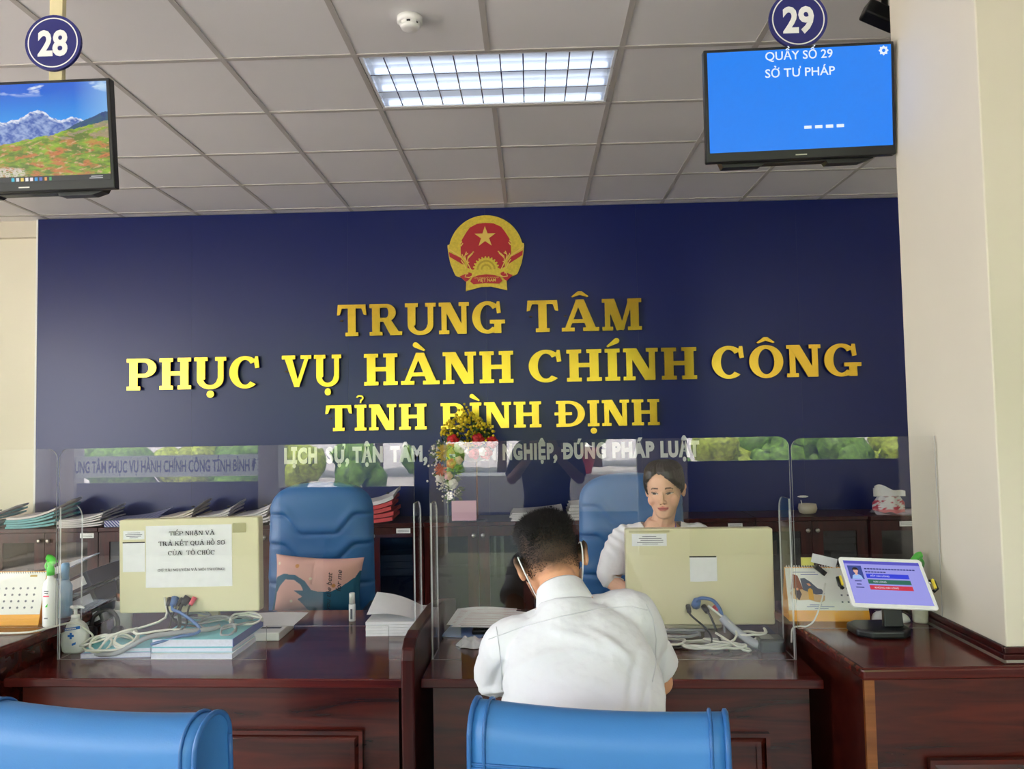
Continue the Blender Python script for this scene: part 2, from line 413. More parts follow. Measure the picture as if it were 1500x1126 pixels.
# planter by the entrance and lettered strips on the street windows
t = thing('flower_planter', 'red planter with a green bush by the entrance, mirrored in the screen', 'planter', (.05, -8.6, .6))
MB().lathe([(.18, 0), (.3, .42), (.33, .46), (.3, .46), (.28, .42)], n=20).build('pot', mat('red_glaze', rgb(196, 62, 52), .4), t, LOCAL)
b = MB()
for k in range(9): b.ell((rnd.uniform(-.3, .3), rnd.uniform(-.25, .25), .68 + rnd.uniform(-.1, .3)), rnd.uniform(.16, .24), n=10, m=7)
b.build('foliage', LEAF, t, LOCAL)
STRIP = mat('white_window_strip', rgb(232, 232, 226), .7)
n_ = STRIP.node_tree; tl = n_.nodes.new('ShaderNodeBsdfTranslucent'); tl.inputs[0].default_value = rgb(232, 232, 226); mx_ = n_.nodes.new('ShaderNodeMixShader'); mx_.inputs[0].default_value = .6
n_.links.new(n_.nodes['Principled BSDF'].outputs[0], mx_.inputs[1]); n_.links.new(tl.outputs[0], mx_.inputs[2]); n_.links.new(mx_.outputs[0], n_.nodes['Material Output'].inputs[0])
for x0, x1, z0, n, lab in ((-6.3, -3.52, 0.95, 1, 'white window strip with dark lettering, mirrored in the wide screen'), (1.35, 3.8, 1.36, 2, 'white window strip with dark lettering, mirrored by the pillar')):
    t = thing('window_banner', lab, 'banner', (x0, FACADE - .03, z0))
    MB().add([(x0, FACADE - .03, z0), (x1, FACADE - .03, z0), (x1, FACADE - .03, z0 + .26), (x0, FACADE - .03, z0 + .26)], [(3, 2, 1, 0)]).build('strip', STRIP, t)
    b = MB()
    M = Matrix.Translation((0, FACADE - .0285, z0 + .06)) @ Matrix.Rotation(PI / 2, 4, 'X')
    put_text(b, 'TRUNG TÂM PHỤC VỤ HÀNH CHÍNH CÔNG TỈNH BÌNH ĐỊNH', M, .2, bold=.02, fit=(x0 + .08, x1 - .08))
    b.build('lettering', mat('navy_ink', rgb(40, 52, 110), .6), t)

# ================================================================ blue sign board
SY = 5.85
BX0, BX1 = -3.838, 2.862
BLUE = mat('navy_laminate', rgb(14, 27, 92), .30, spec=.42)
board = thing('blue_signboard', 'navy blue sign board covering the wall behind the counters', 'sign board', ((BX0 + BX1) / 2, SY, .8))
mb = MB(); seams = [BX0, -2.62, -1.40, -.33, .83, 2.05, BX1]
for a, b in zip(seams[:-1], seams[1:]): mb.box(a + (.0005 if a != BX0 else 0), b, SY, SY + .06, .5, RZ - .006)
mb.build('board', BLUE, board)
mb = MB(); mb.box(BX0 - .014, BX0 - .0005, SY - .002, SY + .09, .5, RZ - .006); mb.build('edge_strip', WHITE, board)
mb = MB()
for word, x0, x1 in (('LỊCH', -1.9, -1.646), ('SỰ,', -1.578, -1.40), ('TẬN', -1.374, -1.14), ('TÂM,', -1.085, -.80), ('CHUYÊN', -.745, -.275), ('NGHIỆP,', -.225, .19), ('DÚNG', .236, .56), ('PHÁP', .607, .926), ('LUẬT', .972, 1.265)):
    mb = MB(); put_text(mb, word, wallM(0, SY - .003, 1.257), .156, bold=.058, ext=.002, spacing=1.16, fit=(x0, x1))
    if word[-1] == ',': mb.prism([(x1 - .030, 1.272), (x1, 1.272), (x1, 1.250), (x1 - .016, 1.222), (x1 - .030, 1.222), (x1 - .020, 1.252), (x1 - .030, 1.256)], .0012, .0052, wallM(0, SY, 0))
    if word == 'DÚNG': mb.box(.222, .285, SY - .0052, SY - .001, 1.303, 1.325)
    mb.build('motto_lettering', mat('silver_white_vinyl', rgb(214, 216, 220), .5), board, label='silver white motto lettering')

# ---------------------------------------------------------------- slab serif capitals
def arcpts(cx, cy, rx, ry, a0, a1, n=18):
    return [(cx + rx * math.cos(math.radians(a0 + (a1 - a0) * i / n)), cy + ry * math.sin(math.radians(a0 + (a1 - a0) * i / n))) for i in range(n + 1)]
def ringarc(cx, cy, ro, ri, a0, a1, n=18):
    return arcpts(cx, cy, ro[0], ro[1], a0, a1, n) + arcpts(cx, cy, ri[0], ri[1], a1, a0, n)
def stroke(pts, wd):
    P = [Vector((p[0], p[1])) for p in pts]; L, Rr = [], []
    for i, p in enumerate(P):
        t = (P[min(i + 1, len(P) - 1)] - P[max(i - 1, 0)]).normalized(); nn = Vector((-t.y, t.x)); q = wd[i] if isinstance(wd, list) else wd
        L.append(tuple(p + nn * q / 2)); Rr.append(tuple(p - nn * q / 2))
    return L + Rr[::-1]
def rect(x0, x1, y0, y1): return [(x0, y0), (x1, y0), (x1, y1), (x0, y1)]
def glyph(ch, w=.26, t=.12, s=.12, e=.085):
    """polygons of a slab serif capital of height 1, and its width"""
    P = []
    def stem(x, ww=w, top=1, bot=1, y0=0, y1=1):
        P.append(rect(x, x + ww, y0, y1))
        if top: P.append(rect(x - e, x + ww + e, 1 - s, 1))
        if bot: P.append(rect(x - e, x + ww + e, 0, s))
    if ch == 'I': stem(e); W = w + 2 * e
    elif ch == 'H':
        x2 = e + w + .32; stem(e); stem(x2); P.append(rect(e, x2 + w, .44, .44 + t * 1.15)); W = x2 + w + e
    elif ch == 'N':
        ww = w * .66; x2 = 1.0 - ww - e; stem(e, ww); P.append(rect(x2, x2 + ww, 0, 1)); P.append(rect(x2 - e, x2 + ww + e, 1 - s, 1))
        P.append([(e - .02, 1), (e + w * 1.15, 1), (x2 + ww, 0), (x2 + ww - w * 1.15, 0)]); W = 1.0
    elif ch == 'M':
        ww = w * .62; x2 = 1.22 - w - e; stem(e, ww); stem(x2)
        mx = (e + ww + x2) / 2
        P.append([(e, 1), (e + w * 1.15, 1), (mx + w * .5, .05), (mx - w * .3, 0), (mx - w * .45, 0)])
        P.append([(x2 + .1, 1), (x2 - .05, 1), (mx - .02, .03), (mx + w * .35, 0)]); W = 1.22
    elif ch == 'T':
        W = .98; x = W / 2 - w / 2; stem(x, top=0); P.append(rect(0.03, W - .03, 1 - s, 1))
        P.append([(0, .66), (.1, .68), (.17, 1 - s + .01), (.17, 1), (.03, 1)]); P.append([(W, .66), (W - .1, .68), (W - .17, 1 - s + .01), (W - .17, 1), (W - .03, 1)])
    elif ch in 'PRB':
        stem(e); x = e + w
        if ch == 'P':
            W = .95; P.append(rect(x - .02, x + .22, 1 - t, 1)); P.append(rect(x - .02, x + .22, .40, .40 + t)); P.append(ringarc(x + .2, .70, (W - x - .2, .30), (W - x - .2 - w * .95, .30 - t), -90, 90))
        elif ch == 'R':
            W = 1.08; P.append(rect(x - .02, x + .24, 1 - t, 1)); P.append(rect(x - .02, x + .24, .44, .44 + t)); P.append(ringarc(x + .2, .72, (.33, .28), (.33 - w * .95, .28 - t), -90, 90))
            P.append([(x + .08, .5), (x + .36, .5), (W - .1, s * .8), (W - .1, 0), (W - .36, 0), (W - .42, .06)]); P.append(rect(W - .4, W, 0, s))
        else:
            W = .98; P.append(rect(x - .02, x + .2, 1 - t, 1)); P.append(rect(x - .02, x + .2, .47, .47 + t)); P.append(rect(x - .02, x + .2, 0, t))
            P.append(ringarc(x + .16, .735, (.35, .265), (.35 - w * .9, .265 - t), -90, 90)); P.append(ringarc(x + .18, .295, (W - x - .18, .295), (W - x - .18 - w * .95, .295 - t), -90, 90))
    elif ch in 'DĐ':
        stem(e); x = e + w; W = 1.06; P.append(rect(x - .02, x + .14, 1 - t, 1)); P.append(rect(x - .02, x + .14, 0, t))
        P.append(ringarc(x + .12, .5, (W - x - .12, .5), (W - x - .12 - w, .5 - t), -90, 90, 24))
        if ch == 'Đ': P.append(rect(-.06, x + .24, .44, .44 + t))
    elif ch == 'U':
        ww = w * .7; x2 = 1.02 - ww - e; stem(e, bot=0, y0=.3); stem(x2, ww, bot=0, y0=.3)
        xo0, xo1 = e, x2 + ww; c = (xo0 + xo1) / 2; P.append(ringarc(c, .31, ((xo1 - xo0) / 2, .325), ((x2 - e - w) / 2 + .015, .325 - t * 1.1), 180, 360, 24)); W = 1.02
    elif ch == 'O' or ch == 'Q':
        W = 1.0; P.append(ringarc(.5, .5, (.5, .515), (.5 - w * 1.02, .515 - t), 90, 270, 24)); P.append(ringarc(.5, .5, (.5, .515), (.5 - w * 1.02, .515 - t), -90, 90, 24))
        if ch == 'Q': P.append([(.45, .2), (.62, .2), (1.0, -.16), (.8, -.16)])
    elif ch in 'CG':
        W = 1.0 if ch == 'C' else 1.08
        P.append(ringarc(.5, .5, (.5, .515), (.5 - w * 1.02, .515 - t), 42, 312, 30))
        P.append([(.82, .62), (.95, .64), (.91, 1.0), (.82, 1.0), (.78, .86)])
        if ch == 'G':
            P.append(rect(.72, .72 + w * .9, .0, .42)); P.append(rect(.58, W, .42 - s, .42)); P.append(rect(.6, .85, .02, .02 + t))
    elif ch == 'A':
        W = 1.16; P.append([(e, s * .5), (e + .16, s * .5), (.62, 1), (.46, 1)]); P.append([(.44, 1), (.70, 1), (W - e, s * .5), (W - e - w * 1.12, s * .5)])
        P.append(rect(.28, .82, .26, .26 + t)); P.append(rect(0, .40, 0, s)); P.append(rect(W - .50, W, 0, s))
    elif ch == 'V':
        W = 1.1; P.append([(e, 1 - s * .5), (e + w * 1.12, 1 - s * .5), (.66, 0), (.46, 0)]); P.append([(W - e - .15, 1 - s * .5), (W - e, 1 - s * .5), (.64, 0), (.5, 0)])
        P.append(rect(0, .50, 1 - s, 1)); P.append(rect(W - .40, W, 1 - s, 1))
    elif ch == 'Y':
        W = 1.05; x = W / 2 - w / 2; P.append([(.06, 1), (.06 + w, 1), (x + w, .42), (x, .42)]); P.append([(W - .08, 1), (W - .24, 1), (x + w * .5, .42), (x + w, .42)]); P.append(rect(x, x + w, 0, .45)); P.append(rect(x - e, x + w + e, 0, s)); P.append(rect(0, .42, 1 - s, 1)); P.append(rect(W - .36, W, 1 - s, 1))
    elif ch == 'E':
        stem(e); W = .92; P.append(rect(e, W - .05, 1 - t, 1)); P.append(rect(e, W - .2, .45, .45 + t)); P.append(rect(e, W, 0, t)); P.append(rect(W - .12, W - .05, .72, 1)); P.append(rect(W - .08, W, 0, .3)); P.append(rect(W - .26, W - .2, .35, .66))
    elif ch == 'K':
        stem(e); W = 1.08; P.append([(e + w, .42), (e + w, .56), (W - .28, 1), (W - .1, 1)]); P.append([(e + w + .05, .5), (e + w + .3, .6), (W - .02, 0), (W - .32, 0)]); P.append(rect(W - .42, W - .02, 1 - s, 1)); P.append(rect(W - .42, W, 0, s))
    elif ch == 'S':
        W = .8; c = arcpts(.40, .73, .27, .21, 20, 270, 16) + arcpts(.40, .29, .28, .23, 90, -160, 16)[1:]
        P.append(stroke(c, [t + (w * .9 - t) * abs(math.sin(PI * i / (len(c) - 1) * 1.5 + .1)) for i in range(len(c))])); P.append(rect(.66, .74, .66, 1)); P.append(rect(.05, .13, 0, .34))
    elif ch == '(': W = .4; P.append(stroke(arcpts(.75, .4, .6, .75, 130, 230), t))
    elif ch == ')': W = .4; P.append(stroke(arcpts(-.35, .4, .6, .75, 50, -50), t))
    else: W = .45
    return P, W
def mark_polys(mk, cx):
    if mk == '\u0302': return [[(cx - .27, 1.10), (cx - .06, 1.26), (cx + .06, 1.26), (cx + .27, 1.10), (cx + .22, 1.07), (cx, 1.15), (cx - .22, 1.07)]]
    if mk == '\u0300': return [arcpts(cx - .13, 1.25, .085, .085, 40, 250, 12) + [(cx + .12, 1.05), (cx + .16, 1.09)]]
    if mk == '\u0301': return [arcpts(cx + .13, 1.25, .085, .085, 140, -70, 12) + [(cx - .12, 1.05), (cx - .16, 1.09)]]
    if mk == '\u0309': return [stroke(arcpts(cx - .02, 1.26, .11, .085, 170, -70, 14) + [(cx + .0, 1.07)], .06)]
    if mk == '\u0323': return [arcpts(cx, -.17, .115, .115, 0, 351, 20)]
    if mk == '\u0303': return [stroke([(cx - .22, 1.1), (cx - .1, 1.2), (cx + .1, 1.12), (cx + .22, 1.22)], .07)]
    if mk == '\u031b': return [stroke([(cx + .36, .98), (cx + .5, 1.0), (cx + .56, 1.12)], .09)]
    return []
MARK_NAMES = {'\u0302': 'circumflex', '\u0300': 'grave_accent', '\u0301': 'acute_accent', '\u0309': 'hook_accent', '\u0323': 'underdot'}
def split_char(c):
    if c == 'Đ': return 'Đ', ''
    d = unicodedata.normalize('NFD', c); return d[0], d[1:]
def serif_word(mb, word, M, **k):
    """a word as one flat run of lettering"""
    x = 0
    for c in word:
        if c == ' ': x += .45; continue
        b, mk = split_char(c); P, W = glyph(b, **k)
        for p in P: mb.prism([(x + q[0], q[1]) for q in p], 0, .01, M)
        up = 0
        for a in mk:
            for p in mark_polys(a, x + W / 2):
                mb.prism([(q[0], q[1] + (up if a in '\u0300\u0301\u0309' else 0)) for q in p], 0, .01, M)
            if a == '\u0302': up = .2
        x += W + .10
    return x - .10
def serif_width(word, **k): return sum((.45 if c == ' ' else glyph(split_char(c)[0], **k)[1] + .10) for c in word) - .10
GOLD = mat('polished_gold', (.72, .465, .06, 1), .22, 1.0, bump=(5, .10, .02))
GOLD_SIDE = mat('gold_return', rgb(74, 52, 20), .4, .8)
ORD = ['first', 'second', 'third', 'fourth', 'fifth', 'sixth']
def gold_line(words, cap, zbase):
    for word, x0, x1 in words:
        Wt = serif_width(word); sx = (x1 - x0) / (Wt * cap); x = 0
        for i, c in enumerate(word):
            b, mk = split_char(c); P, W = glyph(b); ox = x0 + x * cap * sx
            lo = (ox + W * cap * sx / 2, SY - .004, zbase)
            lab = 'gold letter %s, %s letter of the word %s on the blue board' % (c, ORD[i], word)
            mb = MB()
            for q_, p in enumerate(P): mb.prism(p, .016, .034 + q_ * .00025, wallM(ox, SY, zbase, 1, 1) @ Matrix.Diagonal((cap * sx, cap, 1, 1)), capmat=1)
            mb.cur = 1; mb.box(ox + .02, ox + .04, SY - .0165, SY - .0005, zbase + cap * .48, zbase + cap * .52)
            if b in 'CGOU': mb.box(ox + .02, ox + .04, SY - .0165, SY - .0005, zbase + cap * .4, zbase + cap * .6)
            o = solo('gold_letter', mb, [GOLD, GOLD_SIDE], lab, 'letter', lo, 'gold letters on the blue board')
            for a in mk:
                mm = MB()
                for p in mark_polys(a, W / 2): mm.prism(p, .001, .034, wallM(ox, SY, zbase) @ Matrix.Diagonal((cap * sx, cap, 1, 1)), capmat=1)
                mm.build(MARK_NAMES[a], [GOLD, GOLD_SIDE], o)
            x += W + .10
gold_line([('TRUNG', -1.477, -.187), ('TÂM', -.02, .853)], .243, 2.218)
gold_line([('PHỤC', -3.11, -2.068), ('VỤ', -1.905, -1.447), ('HÀNH', -1.272, -.13), ('CHÍNH', -.013, 1.258), ('CÔNG', 1.372, 2.49)], .243, 1.836)
gold_line([('TỈNH', -1.572, -.797), ('BÌNH', -.689, .075), ('ĐỊNH', .188, .967)], .197, 1.494)
# ================================================================ national emblem
EX, EK, EZ = -.325, .000563, 3.134
EM = wallM(0, SY, 0)
def ept(p): return (EX + (p[0] - 675) * EK, EZ - (p[1] - 48) * EK)
def eprism(mb, pts, a, b): mb.prism([ept(p) for p in pts], a, b, EM)
def mirror(pts): return [(1350 - p[0], p[1]) for p in pts]
EG = mat('emblem_gold', rgb(214, 190, 58), .45, vary=.12, vscale=60, bump=(140, .5, .004))
EG2 = mat('emblem_pale_gold', rgb(228, 196, 92), .45)
EG3 = mat('emblem_ochre', rgb(184, 158, 40), .5)
ER = mat('emblem_red', rgb(176, 24, 40), .4)
emb = thing('national_emblem', 'round red and gold state emblem with a star on the blue board', 'emblem', (EX, SY - .005, 2.84))
half = [(675, 48)] + [(675 + 512 * math.sin(math.radians(a)), 560 - 512 * math.cos(math.radians(a))) for a in range(6, 76, 6)] + [(1168, 432), (1200, 470), (1196, 510), (1183, 610), (1160, 720), (1100, 868), (1062, 888), (1010, 900), (950, 962), (958, 1088), (745, 1035)]
mb = MB(); eprism(mb, half + mirror(half[1:])[::-1], .001, .016); mb.build('backing', EG, emb)
half = [(675, 155), (790, 165), (890, 215), (945, 290), (1000, 380), (1020, 470), (1018, 590), (930, 700), (930, 770), (850, 800), (840, 880), (675, 865)]
mb = MB(); eprism(mb, half + mirror(half[1:-1])[::-1], .0165, .019); mb.build('red_field', ER, emb)
for sgn in (1, -1):
    mb = MB()
    f = (lambda L: L) if sgn == 1 else mirror
    eprism(mb, f([(168, 545), (330, 630), (382, 700), (372, 732), (178, 612)]), .0165, .0185)
    eprism(mb, f([(312, 885), (440, 832), (480, 850), (475, 890), (430, 940), (395, 962)]), .0165, .0185)
    mb.build('ribbon_band', ER, emb)
mb = MB(); star = [(668 + (150 if i % 2 == 0 else 58) * math.sin(PI * i / 5), 350 - (150 if i % 2 == 0 else 58) * math.cos(PI * i / 5)) for i in range(10)]
eprism(mb, star, .0195, .024); mb.build('star', EG2, emb)
mb = MB(); gear = []
for i in range(73):
    a = PI * i / 72; r = 182 if (i // 3) % 2 == 0 else 160; gear.append((675 + r * math.cos(a), 800 - r * math.sin(a)))
eprism(mb, gear + [(490, 880), (860, 880)], .0195, .022)
for k, r in enumerate((130, 105, 75, 50)):
    mb.cur = (k + 1) % 2; eprism(mb, [(675 + r * math.cos(PI * i / 20), 800 - r * math.sin(PI * i / 20)) for i in range(21)], .0222 + k * .0004, .0226 + k * .0004)
mb.build('gear', [EG, EG3], emb)
for sgn in (1, -1):
    mb = MB()
    f = (lambda L: L) if sgn == 1 else mirror
    for st in ([(470, 800), (420, 700), (430, 620), (510, 550)], [(430, 640), (490, 580), (500, 550)], [(410, 690), (385, 610), (410, 550)], [(395, 660), (355, 600), (350, 580)], [(400, 780), (360, 700), (335, 665)], [(335, 470), (362, 430)], [(320, 430), (352, 408)], [(430, 700), (445, 690)], [(400, 590), (430, 570)]):
        eprism(mb, f(stroke(st, 13)), .0196, .0225)
    eprism(mb, f(stroke([(490, 880), (440, 905), (385, 895), (400, 855), (430, 850)], 12)), .0196, .022)
    eprism(mb, f(stroke([(160, 450), (162, 500), (260, 570), (340, 620)], 16)), .0196, .022)
    mb.build('rice_stem', EG2, emb)
mb = MB(); eprism(mb, [(455, 960), (490, 905), (560, 880), (675, 866), (790, 880), (860, 905), (895, 960), (850, 1000), (675, 985), (500, 1000)], .0225, .025); mb.build('red_scroll', ER, emb)
mb = MB()
x0, x1 = ept((555, 0))[0], ept((805, 0))[0]
put_text(mb, 'VIỆT NAM', wallM(0, SY - .0254, ept((0, 968))[1]), .034, bold=.015, fit=(x0, x1))
put_text(mb, 'CỘNG HÒA XÃ HỘI CHỦ NGHĨA', wallM(0, SY - .0254, ept((0, 922))[1]), .015, fit=(ept((505, 0))[0], ept((845, 0))[0]))
mb.build('lettering', EG2, emb)

# ================================================================ desks and counters
DT = .75
def moulded_panel(mb, x0, x1, z0, z1, y, wd=.036, dp=.018):
    """a framed raised panel standing proud of a front at y"""
    for a, b, d in ((0, .012, dp), (wd - .010, wd + .004, dp * .8)):
        mb.box(x0 + a, x0 + b, y - d, y, z0 + a, z1 - a); mb.box(x1 - b, x1 - a, y - d, y, z0 + a, z1 - a)
        mb.box(x0 + b, x1 - b, y - d, y, z0 + a, z0 + b); mb.box(x0 + b, x1 - b, y - d, y, z1 - b, z1 - a)
    a, b, c = .012, wd - .010, dp
    o = [(x0 + a, z0 + a), (x1 - a, z0 + a), (x1 - a, z1 - a), (x0 + a, z1 - a)]; i = [(x0 + b, z0 + b), (x1 - b, z0 + b), (x1 - b, z1 - b), (x0 + b, z1 - b)]
    for k in range(4):
        j = (k + 1) % 4
        mb.add([(o[k][0], y - c * .25, o[k][1]), (o[j][0], y - c * .25, o[j][1]), (i[j][0], y - c * .85, i[j][1]), (i[k][0], y - c * .85, i[k][1])], [(0, 1, 2, 3)])
    mb.box(x0 + wd, x1 - wd, y - dp * .35, y, z0 + wd, z1 - wd)
def desk(x0, x1, label, px0, px1):
    t = thing('reception_desk', label, 'desk', ((x0 + x1) / 2, 2.8, 0), ctr=True, group='reception desks')
    MB().prism([(x0, 2.39), (x1, 2.39), (x1, 3.27), (x0 - (.09 if x0 < -1 else 0), 3.27), (x0 - (.09 if x0 < -1 else 0), 2.825), (x0, 2.825)], DT - .028, DT).build('desk_top', WOOD, t, bevel=.004)
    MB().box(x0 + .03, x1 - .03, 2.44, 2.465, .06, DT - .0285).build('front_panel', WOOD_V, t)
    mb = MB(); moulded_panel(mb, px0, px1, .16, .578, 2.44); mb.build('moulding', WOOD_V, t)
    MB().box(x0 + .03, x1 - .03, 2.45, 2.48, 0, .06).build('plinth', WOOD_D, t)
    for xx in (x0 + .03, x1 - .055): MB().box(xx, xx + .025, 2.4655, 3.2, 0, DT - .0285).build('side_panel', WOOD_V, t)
    return t
desk(-1.700, -.402, 'glossy mahogany desk with the sanitiser bottle and the sign-covered monitor', -1.42, -.545)
desk(-.352, .868, 'glossy mahogany desk where the man in the white shirt writes', -.05, .712)
mb = MB()
prof = [(3.25, 0), (3.25, .80), (3.1, .835), (2.9, .875), (2.78, .888), (2.42, .893), (2.36, .885), (2.325, .862), (2.312, .83), (2.312, .76), (2.318, .5), (2.33, 0)]
mb.prism([(y, z) for y, z in prof], -.0205, .0205, Matrix.Translation((-.377, 0, 0)) @ Matrix(((0, 0, 1, 0), (1, 0, 0, 0), (0, 1, 0, 0), (0, 0, 0, 1))))
solo('desk_divider', mb, WOOD_D, 'curved dark wooden divider standing between the two desks', 'divider', (-.377, 2.8, 0), ctr=True, bevel=.006)
# higher counter at the left edge
t = thing('side_counter', 'high wooden counter with the orange desk calendar and green-capped spray', 'counter', (-2.4, 2.7, 0), ctr=True, group='high side counters')
MB().prism([(-3.1, 2.16), (-1.706, 2.16), (-1.668, 2.45), (-1.668, 2.815), (-1.80, 2.815), (-1.80, 3.2), (-3.1, 3.2)], .825, .86).build('counter_top', WOOD, t, bevel=.008, seg=3)
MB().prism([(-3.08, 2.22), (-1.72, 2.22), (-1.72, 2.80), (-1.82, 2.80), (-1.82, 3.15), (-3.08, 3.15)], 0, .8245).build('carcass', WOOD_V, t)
# higher counter by the pillar
CT = .85
t = thing('side_counter', 'high wooden counter with the tablet, set against the cream pillar', 'counter', (1.2, 2.5, 0), group='high side counters')
top = [(.886, 2.146), (2.3, 2.17), (2.3, 2.19), (1.2975, 2.19), (1.2975, 2.95), (.846, 2.95)]
MB().prism(top, CT - .034, CT).build('counter_top', WOOD, t, bevel=.009, seg=3)
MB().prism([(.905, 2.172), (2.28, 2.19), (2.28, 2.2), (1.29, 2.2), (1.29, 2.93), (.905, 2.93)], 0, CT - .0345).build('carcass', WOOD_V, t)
MB().box(.897, .9245, 2.160, 2.171, 0, CT - .0345).build('edge_post', WOOD_L, t)
mb = MB(); moulded_panel(mb, 1.062, 2.2, .16, .602, 2.171, .05, .02); mb.build('moulding', WOOD_V, t)

# ---------------------------------------------------------------- clear screens
def rounded(x0, x1, z0, z1, r, corners=(1, 1, 1, 1)):
    P = []
    for (cx, cz, a0), c in zip(((x1 - r, z1 - r, 0), (x0 + r, z1 - r, 90), (x0 + r, z0 + r, 180), (x1 - r, z0 + r, 270)), (corners[1], corners[0], corners[3], corners[2])):
        if c: P += arcpts(cx, cz, r, r, a0, a0 + 90, 6)
        else: P.append((cx + (r if a0 in (0, 270) else -r), cz + (r if a0 in (0, 90) else -r)))
    return P
def screen(x0, x1, z0, label, slot=None, wings=(), ztop=1.475, corners=(1, 1)):
    t = thing('acrylic_screen', label, 'screen', ((x0 + x1) / 2, 2.585, z0), ctr=True, group='clear counter screens')
    r = .035; P = []
    P += arcpts(x1 - r, ztop - r, r, r, 0, 90, 6) if corners[1] else [(x1, ztop)]
    P += arcpts(x0 + r, ztop - r, r, r, 90, 180, 6) if corners[0] else [(x0, ztop)]
    P += [(x0, z0)]
    if slot: P += [(slot[0], z0), (slot[0], slot[2]), (slot[1], slot[2]), (slot[1], z0)]
    P += [(x1, z0)]
    mb = MB(); mb.prism(P, -.0025, .0025, wallM(0, 2.585, 0), capmat=1); mb.build('pane', [ACR, ACR_EDGE], t)
    for xw in wings:
        mb = MB(); sg = 1
        Q = [(2.5885, z0), (2.71, z0)] + arcpts(2.66, 1.22, .05, .05, 0, 90, 6) + [(2.5885, 1.27)]
        mb.prism(Q, xw - .0025, xw + .0025, Matrix(((0, 0, 1, 0), (1, 0, 0, 0), (0, 1, 0, 0), (0, 0, 0, 1))), capmat=1)
        mb.build('wing', [ACR_W, ACR_EDGE], t)
    return t
screen(-1.652, -.4015, DT + .0005, 'clear acrylic screen in front of the empty staff chair', (-.915, -.495, .862), (-1.648, -.4045))
screen(-.350, .846, DT + .0005, 'clear acrylic screen between the seated man and the clerk', (-.25, .17, .862), (-.3465, .842))
screen(-2.7, -1.66, .8605, 'clear acrylic screen on the high counter with the orange calendar', None, (), corners=(1, 1))
screen(.853, 1.312, CT + .0005, 'clear acrylic screen running up to the cream pillar', None, (), corners=(1, 0), ztop=1.468)

# ---------------------------------------------------------------- cabinets along the blue board
CABZ = .838
INSIDE = mat('cabinet_inside', rgb(22, 12, 12), .7)
cab_i = 0
CAB_LAB = ['glass-fronted cabinet at the cream wall end', 'glass-fronted cabinet under the green-edged paper pile', 'glass-fronted cabinet under the striped folder', 'glass-fronted cabinet behind the sign-covered monitor', 'glass-fronted cabinet beside the empty staff chair', 'glass-fronted cabinet below the flowers', 'glass-fronted cabinet behind the clerk chair', 'glass-fronted cabinet behind the bare cream monitor', 'glass-fronted cabinet under the beige bowl', 'glass-fronted cabinet under the tissue pack']
for k in range(-8, 2):
    cx = 1.944 + .778 * k; pro = .03 if k == 1 else 0; yf = 5.45 - pro
    if k == -8: cx0 = cx
    t = thing('filing_cabinet', 'dark red ' + CAB_LAB[k + 8], 'cabinet', (cx, 5.63, 0), 0, 'filing cabinets along the blue board')
    a, b = cx - .387, cx + .387
    mb = MB(); mb.box(a, a + .02, yf + .02, 5.83, 0, CABZ - .03); mb.box(b - .02, b, yf + .02, 5.83, 0, CABZ - .03); mb.box(a + .02, b - .02, 5.81, 5.83, .05, CABZ - .03)
    mb.box(a + .02, b - .02, yf + .02, 5.81, 0, .07); mb.cur = 1; mb.box(a + .02, b - .02, yf + .05, 5.81, .44, .455); mb.box(a + .02, b - .02, yf + .02, 5.81, .0705, .075)
    mb.build('carcass', [WOOD_D, INSIDE], t)
    MB().box(a, b, yf - .012, 5.84, CABZ - .029, CABZ).build('cabinet_top', WOOD_D, t, bevel=.004)
    for sx in (-1, 1):
        x0, x1 = (a + .002, cx - .002) if sx < 0 else (cx + .002, b - .002)
        mb = MB(); fw = .075
        mb.box(x0, x0 + fw, yf, yf + .019, .075, CABZ - .032); mb.box(x1 - fw, x1, yf, yf + .019, .075, CABZ - .032)
        mb.box(x0 + fw, x1 - fw, yf, yf + .019, .075, .15); mb.box(x0 + fw, x1 - fw, yf, yf + .019, CABZ - .1, CABZ - .032)
        d = mb.build('door', WOOD_D, t)
        MB().box(x0 + fw, x1 - fw, yf + .008, yf + .011, .15, CABZ - .1).build('glass', GLASS, d)
        xk = cx + sx * .033
        MB().lathe([(.006, 0), (.006, .012), (.014, .014), (.016, .022), (.010, .03)], n=14, M=Matrix.Translation((xk, yf, .745 if k > -4 else .752)) @ Matrix.Rotation(PI / 2, 4, 'X')).build('knob', STEEL, d)
    if k in (-1, -4, -7, 1):
        xl = {-1: 1.413, -4: -.923, -7: -3.196, 1: 2.586}[k]
        mb = MB(); mb.box(xl - .05, xl + .05, yf - .0015, yf - .0002, CABZ - .078, CABZ - .048) if False else mb.box(xl - .05, xl + .05, yf - .0015, yf - .0002, CABZ - .072, CABZ - .038)
        mb.cur = 1
        for q in range(2): mb.box(xl - .04, xl + .04, yf - .0018, yf - .0015, CABZ - .052 - q * .011, CABZ - .049 - q * .011)
        mb.build('name_tag', [PAPER, GREYINK], t)
t = None
